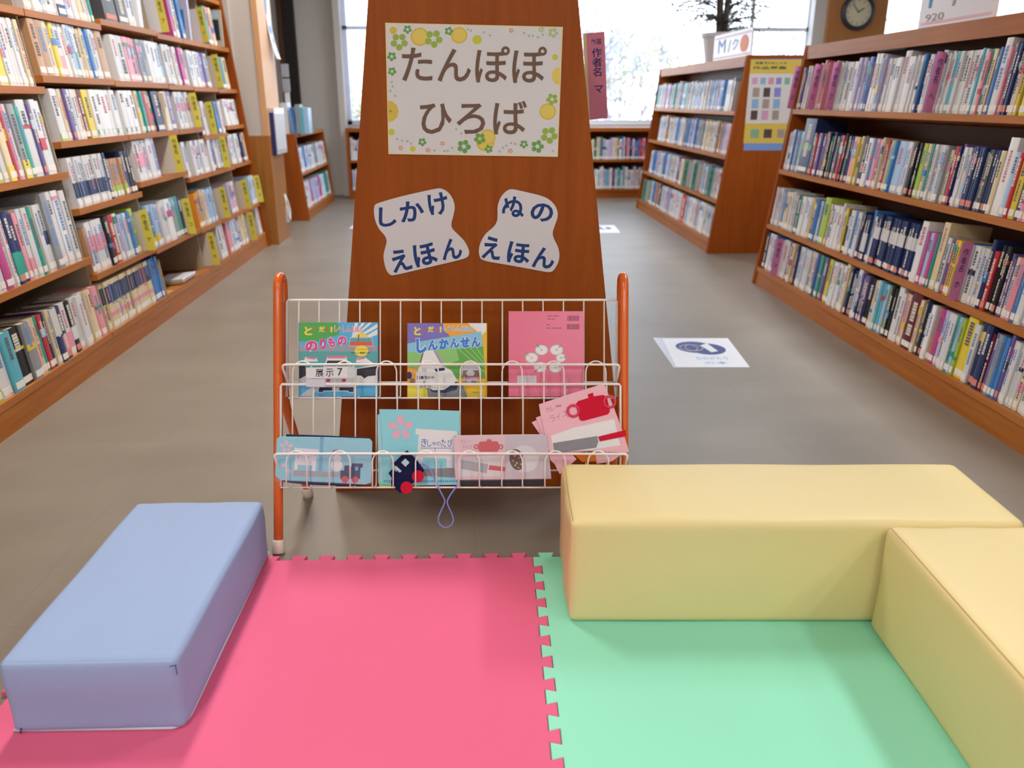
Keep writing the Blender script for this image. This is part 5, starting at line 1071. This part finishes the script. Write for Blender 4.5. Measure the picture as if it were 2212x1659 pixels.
# pink curry cloth book, tilted on top
M, f = rfr(1265, 975, 1.930); t = thing('cloth_book', 'pink cloth book with felt red pot and knife, tilted in the rack', 'cloth book', M=M)
layer(t, f, 'cover', [Z4(805, 290), Z4(1060, 205), Z4(1345, 118), Z4(1365, 122), Z4(1440, 300), Z4(1535, 560), Z4(1575, 690), Z4(1560, 705), Z4(1250, 690), Z4(960, 700), Z4(890, 690), Z4(860, 560), Z4(825, 400)], 0, .003, CPK)
layer(t, f, 'inner_page', [Z4(780, 405), Z4(830, 385), Z4(1350, 180), Z4(1500, 600), Z4(1340, 700), Z4(870, 640)], .0035, .006, CPK); layer(t, f, 'inner_page', [Z4(745, 445), Z4(800, 420), Z4(1340, 260), Z4(1480, 640), Z4(960, 740), Z4(830, 570)], .0065, .009, CPK)
layer(t, f, 'folded_flap', [Z4(905, 770), Z4(880, 700), Z4(1080, 705), Z4(1130, 760), Z4(1050, 830), Z4(985, 890), Z4(940, 800)], .004, .008, CPK); layer(t, f, 'orange_pocket', [Z4(1095, 712), Z4(1290, 705), Z4(1300, 780), Z4(1180, 785)], .005, .008, mat('felt_orange', '#d9742c', .85, .1))
layer(t, f, 'folded_flap', [Z4(1290, 705), Z4(1520, 715), Z4(1430, 780), Z4(1300, 800)], .004, .008, CPK)
layer(t, f, 'pot', [Z4(1120, 290), Z4(1140, 262), Z4(1230, 235), Z4(1222, 205), Z4(1268, 190), Z4(1272, 222), Z4(1355, 210), Z4(1385, 225), Z4(1412, 350), Z4(1395, 375), Z4(1180, 432), Z4(1155, 425), Z4(1135, 350)], -.002, -.0002, FRD)
RP = mat('ring_red', '#e03c64', .5)
for x_, y_ in ((1100, 345), (1408, 268)):
    c = f(Z4(x_, y_)); MB().tube([(c[0]+.0135*math.cos(k*.5236), -.002, c[1]+.0135*math.sin(k*.5236)) for k in range(12)], .0034, 6, closed=True).build('pot_handle', RP, t, smooth=True)
layer(t, f, 'white_band', [Z4(908, 560), Z4(1100, 490), Z4(1450, 415), Z4(1480, 560), Z4(1500, 640), Z4(1260, 680), Z4(930, 690)], -.0008, -.0002, FWH)
layer(t, f, 'knife_blade', [Z4(925, 620), Z4(1305, 560), Z4(1312, 610), Z4(1295, 660), Z4(940, 705)], -.002, -.0009, FGY); layer(t, f, 'knife_handle', [Z4(1312, 565), Z4(1545, 508), Z4(1550, 560), Z4(1325, 605)], -.004, -.0009, FRD)
fl = Flat(f); fl.lay = 40
for g, a, b, c, d in (('カ', 862, 315, 900, 355), ('レ', 908, 302, 940, 345), ('ー', 950, 295, 998, 312), ('ラ', 900, 385, 945, 440), ('イ', 955, 370, 990, 420), ('ス', 1005, 350, 1055, 400)): p, q = Z4(a, b), Z4(c, d); fl.text(g, p[0], p[1], q[0], q[1], 0, .15, -.004)
fl.mb.build('lettering', mat('faded_pink_pen', '#b88aa4', .7), t)
